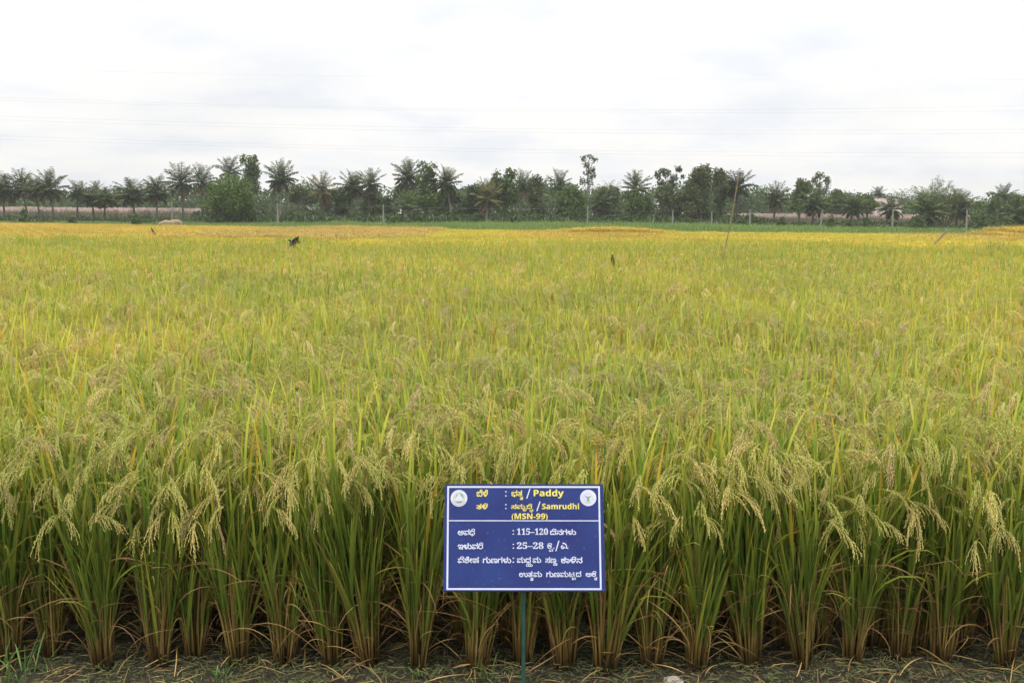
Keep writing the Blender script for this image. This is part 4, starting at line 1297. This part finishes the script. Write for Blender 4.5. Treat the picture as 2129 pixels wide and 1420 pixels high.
lettering([('ವಿಶೇಷ', 951.6, 996, 1157.8, 1171, W_, KB), ('ಗುಣಗಳು', 1003.6, 1063, 1158.5, 1171, W_, KB), (':', 1065.5, 1069, 1160, 1170.5, W_, 0), ('ಮಧ್ಯಮ', 1074.6, 1125, 1158.3, 1170.5, W_, KB), ('ಸಣ್ಣ', 1133.7, 1158.6, 1158.3, 1170.5, W_, KB), ('ಕಾಳಿನ', 1166.3, 1211, 1158, 1171, W_, KB)])
lettering([('ಉತ್ತಮ', 1079, 1126.8, 1187.5, 1199.5, W_, KB), ('ಗುಣಮಟ್ಟದ', 1135.6, 1208.3, 1187.5, 1199.5, W_, KB), ('ಅಕ್ಕಿ', 1217.6, 1241.3, 1187.5, 1199, W_, KB)])

def emblem(px, py, r_px, which):
    cx, cy = sp(px, py); r_ = r_px * W_S / 335
    bm = bmesh.new()
    def disc(x, y, r0, z, mi, n=36, r_in=0.0, squash=1.0):
        a_ = [2 * math.pi * k / n for k in range(n)]
        o1 = [bm.verts.new((x + r0 * math.cos(t_), y + r0 * squash * math.sin(t_), z)) for t_ in a_]
        if r_in:
            o2 = [bm.verts.new((x + r_in * math.cos(t_), y + r_in * squash * math.sin(t_), z)) for t_ in a_]
            for k in range(n):
                f_ = bm.faces.new((o1[k], o1[(k + 1) % n], o2[(k + 1) % n], o2[k])); f_.material_index = mi
        else:
            bm.faces.new(o1).material_index = mi
    def poly(pp, z, mi):
        bm.faces.new([bm.verts.new((cx + a * r_, cy + c * r_, z)) for a, c in pp]).material_index = mi
    disc(cx, cy, r_, Z1, 0)
    if which == 0:                 # pyramid in a ring
        disc(cx, cy, r_ * 0.70, Z1 + 0.0003, 1)
        poly([(0.10, 0.62), (0.42, 0.48), (0.52, 0.10), (0.25, 0.28)], Z1 + 0.0006, 3)
        poly([(-0.52, -0.18), (-0.30, 0.36), (-0.14, 0.5), (-0.30, 0.0)], Z1 + 0.0006, 2)
        poly([(-0.62, -0.30), (0.62, -0.30), (0.0, 0.56)], Z1 + 0.0009, 0)
        poly([(-0.30, -0.46), (0.34, -0.42), (0.30, -0.52), (-0.24, -0.56)], Z1 + 0.0006, 2)
        for k in range(14):
            a_ = R(200 + k * 10)
            disc(cx + 0.84 * r_ * math.cos(a_), cy + 0.84 * r_ * math.sin(a_), r_ * 0.05, Z1 + 0.0003, 2, 8)
    else:                          # a green sheaf with a ring of small marks
        for k in range(18):
            a_ = R(-60 + k * 17.6)
            if -70 < math.degrees(a_) < 250:
                disc(cx + 0.55 * r_ * math.cos(a_), cy + 0.55 * r_ * math.sin(a_), r_ * 0.055, Z1 + 0.0003, 1, 8)
        poly([(-0.16, -0.42), (0.16, -0.42), (0.11, -0.1), (0.22, 0.22), (0.0, 0.12), (-0.22, 0.22), (-0.11, -0.1)], Z1 + 0.0006, 3)
        poly([(-0.30, -0.50), (0.30, -0.50), (0.34, -0.62), (-0.34, -0.62)], Z1 + 0.0006, 1)
        for sg in (-1, 1):
            poly([(sg * 0.05, 0.1), (sg * 0.40, 0.30), (sg * 0.24, 0.05)][::sg], Z1 + 0.0008, 3)
    me = bpy.data.meshes.new('emblem'); bm.normal_update()
    for f_ in bm.faces:
        if f_.normal.z < 0: f_.normal_flip()
    bm.to_mesh(me); bm.free()
    for m_ in (M_WHITE, M_CREAM, M_OLIVE, M_EGREEN): me.materials.append(m_)
    o_ = link('emblem', me, panel)
    o_['label'] = 'round white emblem with a pyramid' if which == 0 else 'round white emblem with a green sheaf'
emblem(954.2, 1036.3, 17.6, 0)
emblem(1222.9, 1035.4, 17.2, 1)
# post: behind the panel, down to the mud
pt_top = depth_pt(1089, 1060, DT * 0.995) + Vector((0, 0.02, 0))
gp = Vector((depth_pt(1088.5, 1400, DB).x, B_.y + 0.02, -0.02))
mb = MB()
u = np.linspace(0, 1, 12)[:, None]
lowp = Vector((B_.x - 0.001, B_.y + 0.024, B_.z + 0.03))
q = np.vstack([np.array(gp)[None] * (1 - u) + np.array(lowp)[None] * u, np.array(pt_top)[None]]) - np.array(SIGN.location)
tube(mb, q, 0.0075, (0.1, 0.1, 0.1), 8)
link('post', mesh_of('post', mb, M_PGREEN), SIGN)

# ------------------------------------------------------------------ the strip of mud in front: clippings, weeds, a stone
mb = MB()
for i in range(34000):
    x = rng.uniform(-2.7, 2.7); y = 3.6 + 1.5 * rng.random() ** 1.1
    k = rng.uniform(0.5, 1.3)
    c = (np.array((0.135, 0.13, 0.050)), np.array((0.105, 0.130, 0.040)), np.array((0.075, 0.068, 0.034)), np.array((0.22, 0.17, 0.09)))[int(rng.choice(4, p=[0.36, 0.34, 0.22, 0.08]))] * k * 1.15
    blade(mb, (x, y, 0.012 + 0.022 * rng.random()), rng.uniform(0, 6.28), R(rng.uniform(70, 96)), R(rng.uniform(80, 104)), rng.uniform(0.014, 0.075), rng.uniform(0.0018, 0.0042), 2, [c, c], twist=rng.uniform(-1.5, 1.5), base=0.8)
for i in range(420):
    x = rng.uniform(-2.5, 2.5); y = rng.uniform(4.1, 4.75)
    c = C_STRAW * rng.uniform(0.5, 1.3)
    blade(mb, (x, y, 0.02), rng.uniform(0, 6.28), R(rng.uniform(60, 92)), R(rng.uniform(85, 120)), rng.uniform(0.08, 0.26), 0.0045, 5, [c, c * 1.1, c * 0.9], 1.0, twist=rng.uniform(-1.5, 1.5), naz=rng.normal(0, 0.6), base=0.8)
tag(link('plant_litter', mesh_of('plant_litter', mb, M_LITTER)), 'chopped grass clippings and dry straw littering the mud', 'plant litter', None, 'stuff')
mb = MB()
for i in range(420):
    x = rng.uniform(-2.6, 2.6); y = 3.7 + 0.8 * rng.random()
    c = np.array((0.09, 0.17, 0.035)) * rng.uniform(0.6, 1.3)
    for j in range(int(rng.integers(2, 6))):
        blade(mb, (x + rng.normal(0, 0.006), y + rng.normal(0, 0.006), 0.0), rng.uniform(0, 6.28), R(rng.uniform(5, 50)), R(rng.uniform(40, 110)), rng.uniform(0.015, 0.06), rng.uniform(0.003, 0.006), 3, [c * 0.8, c, c * 1.1], twist=rng.uniform(-1, 1))
tag(link('weeds', mesh_of('weeds', mb, M_LITTER)), 'small green weeds sprouting from the mud', 'weeds', None, 'stuff')
def tuft(px, py, n, h0, h1, label, w=0.007, spread=0.09, c=(0.13, 0.24, 0.06), up=40):
    w_ = at_ground(px, py)
    mb = MB()
    for i in range(n):
        a_ = rng.uniform(0, 6.28); r_ = spread * math.sqrt(rng.random())
        k = np.array(c) * rng.uniform(0.7, 1.3)
        blade(mb, (r_ * math.cos(a_), r_ * math.sin(a_), 0), a_ + rng.normal(0, 0.7), R(rng.uniform(3, up)), R(rng.uniform(30, 100)), rng.uniform(h0, h1), w * rng.uniform(0.7, 1.2), 6, [k * 0.8, k, k * 1.2], twist=rng.uniform(-1, 1))
    tag(link('grass_tuft', mesh_of('grass_tuft', mb, M_LITTER), None, w_), label, 'grass tuft', 'grass tufts on the mud')
tuft(10, 1420, 34, 0.12, 0.30, 'bright green grass tuft in the lower left corner', spread=0.13)
tuft(460, 1408, 14, 0.03, 0.09, 'small green weed tuft on the mud below the seventh plant', w=0.009, spread=0.03, up=60)
tuft(1018, 1416, 10, 0.08, 0.17, 'short grass blades just left of the sign post', spread=0.03, up=20)
tuft(880, 1408, 12, 0.03, 0.08, 'tiny weed tuft on the mud left of the sign', w=0.006, spread=0.04, up=60)
w_ = at_ground(1400, 1422)
bm = bmesh.new(); bmesh.ops.create_icosphere(bm, subdivisions=3, radius=1)
for v in bm.verts:
    c = v.co; k = 1 + 0.13 * math.sin(c.x * 4 + 1) * math.cos(c.y * 5) + 0.07 * math.sin(c.z * 8)
    v.co = Vector((c.x * 0.042 * k, c.y * 0.03 * k, c.z * 0.02 * k + 0.012))
me = bpy.data.meshes.new('stone'); bm.to_mesh(me); bm.free(); me.polygons.foreach_set('use_smooth', np.ones(len(me.polygons), bool))
me.materials.append(noise_mat('pinkish stone', (0.34, 0.28, 0.24), (0.50, 0.43, 0.38), 40, 0.8, 0.3))
tag(link('stone', me, None, w_), 'small pale pinkish stone at the bottom edge right of the post', 'stone')

# ------------------------------------------------------------------ the air
HAZE = 0.00028
if HAZE:
    bm = bmesh.new(); box(bm, -420, 420, -60, 560, -1.0, 40)
    me = bpy.data.meshes.new('haze'); bm.to_mesh(me); bm.free()
    mz = bpy.data.materials.new('haze'); mz.use_nodes = True
    t = mz.node_tree; t.nodes.clear()
    pv = t.nodes.new('ShaderNodeVolumePrincipled'); pv.inputs['Color'].default_value = (0.95, 0.96, 0.98, 1); pv.inputs['Density'].default_value = HAZE; pv.inputs['Anisotropy'].default_value = 0.2
    ot = t.nodes.new('ShaderNodeOutputMaterial'); t.links.new(pv.outputs[0], ot.inputs['Volume'])
    me.materials.append(mz)
    tag(link('haze', me), 'thin grey haze over the field', 'haze', None, 'stuff')
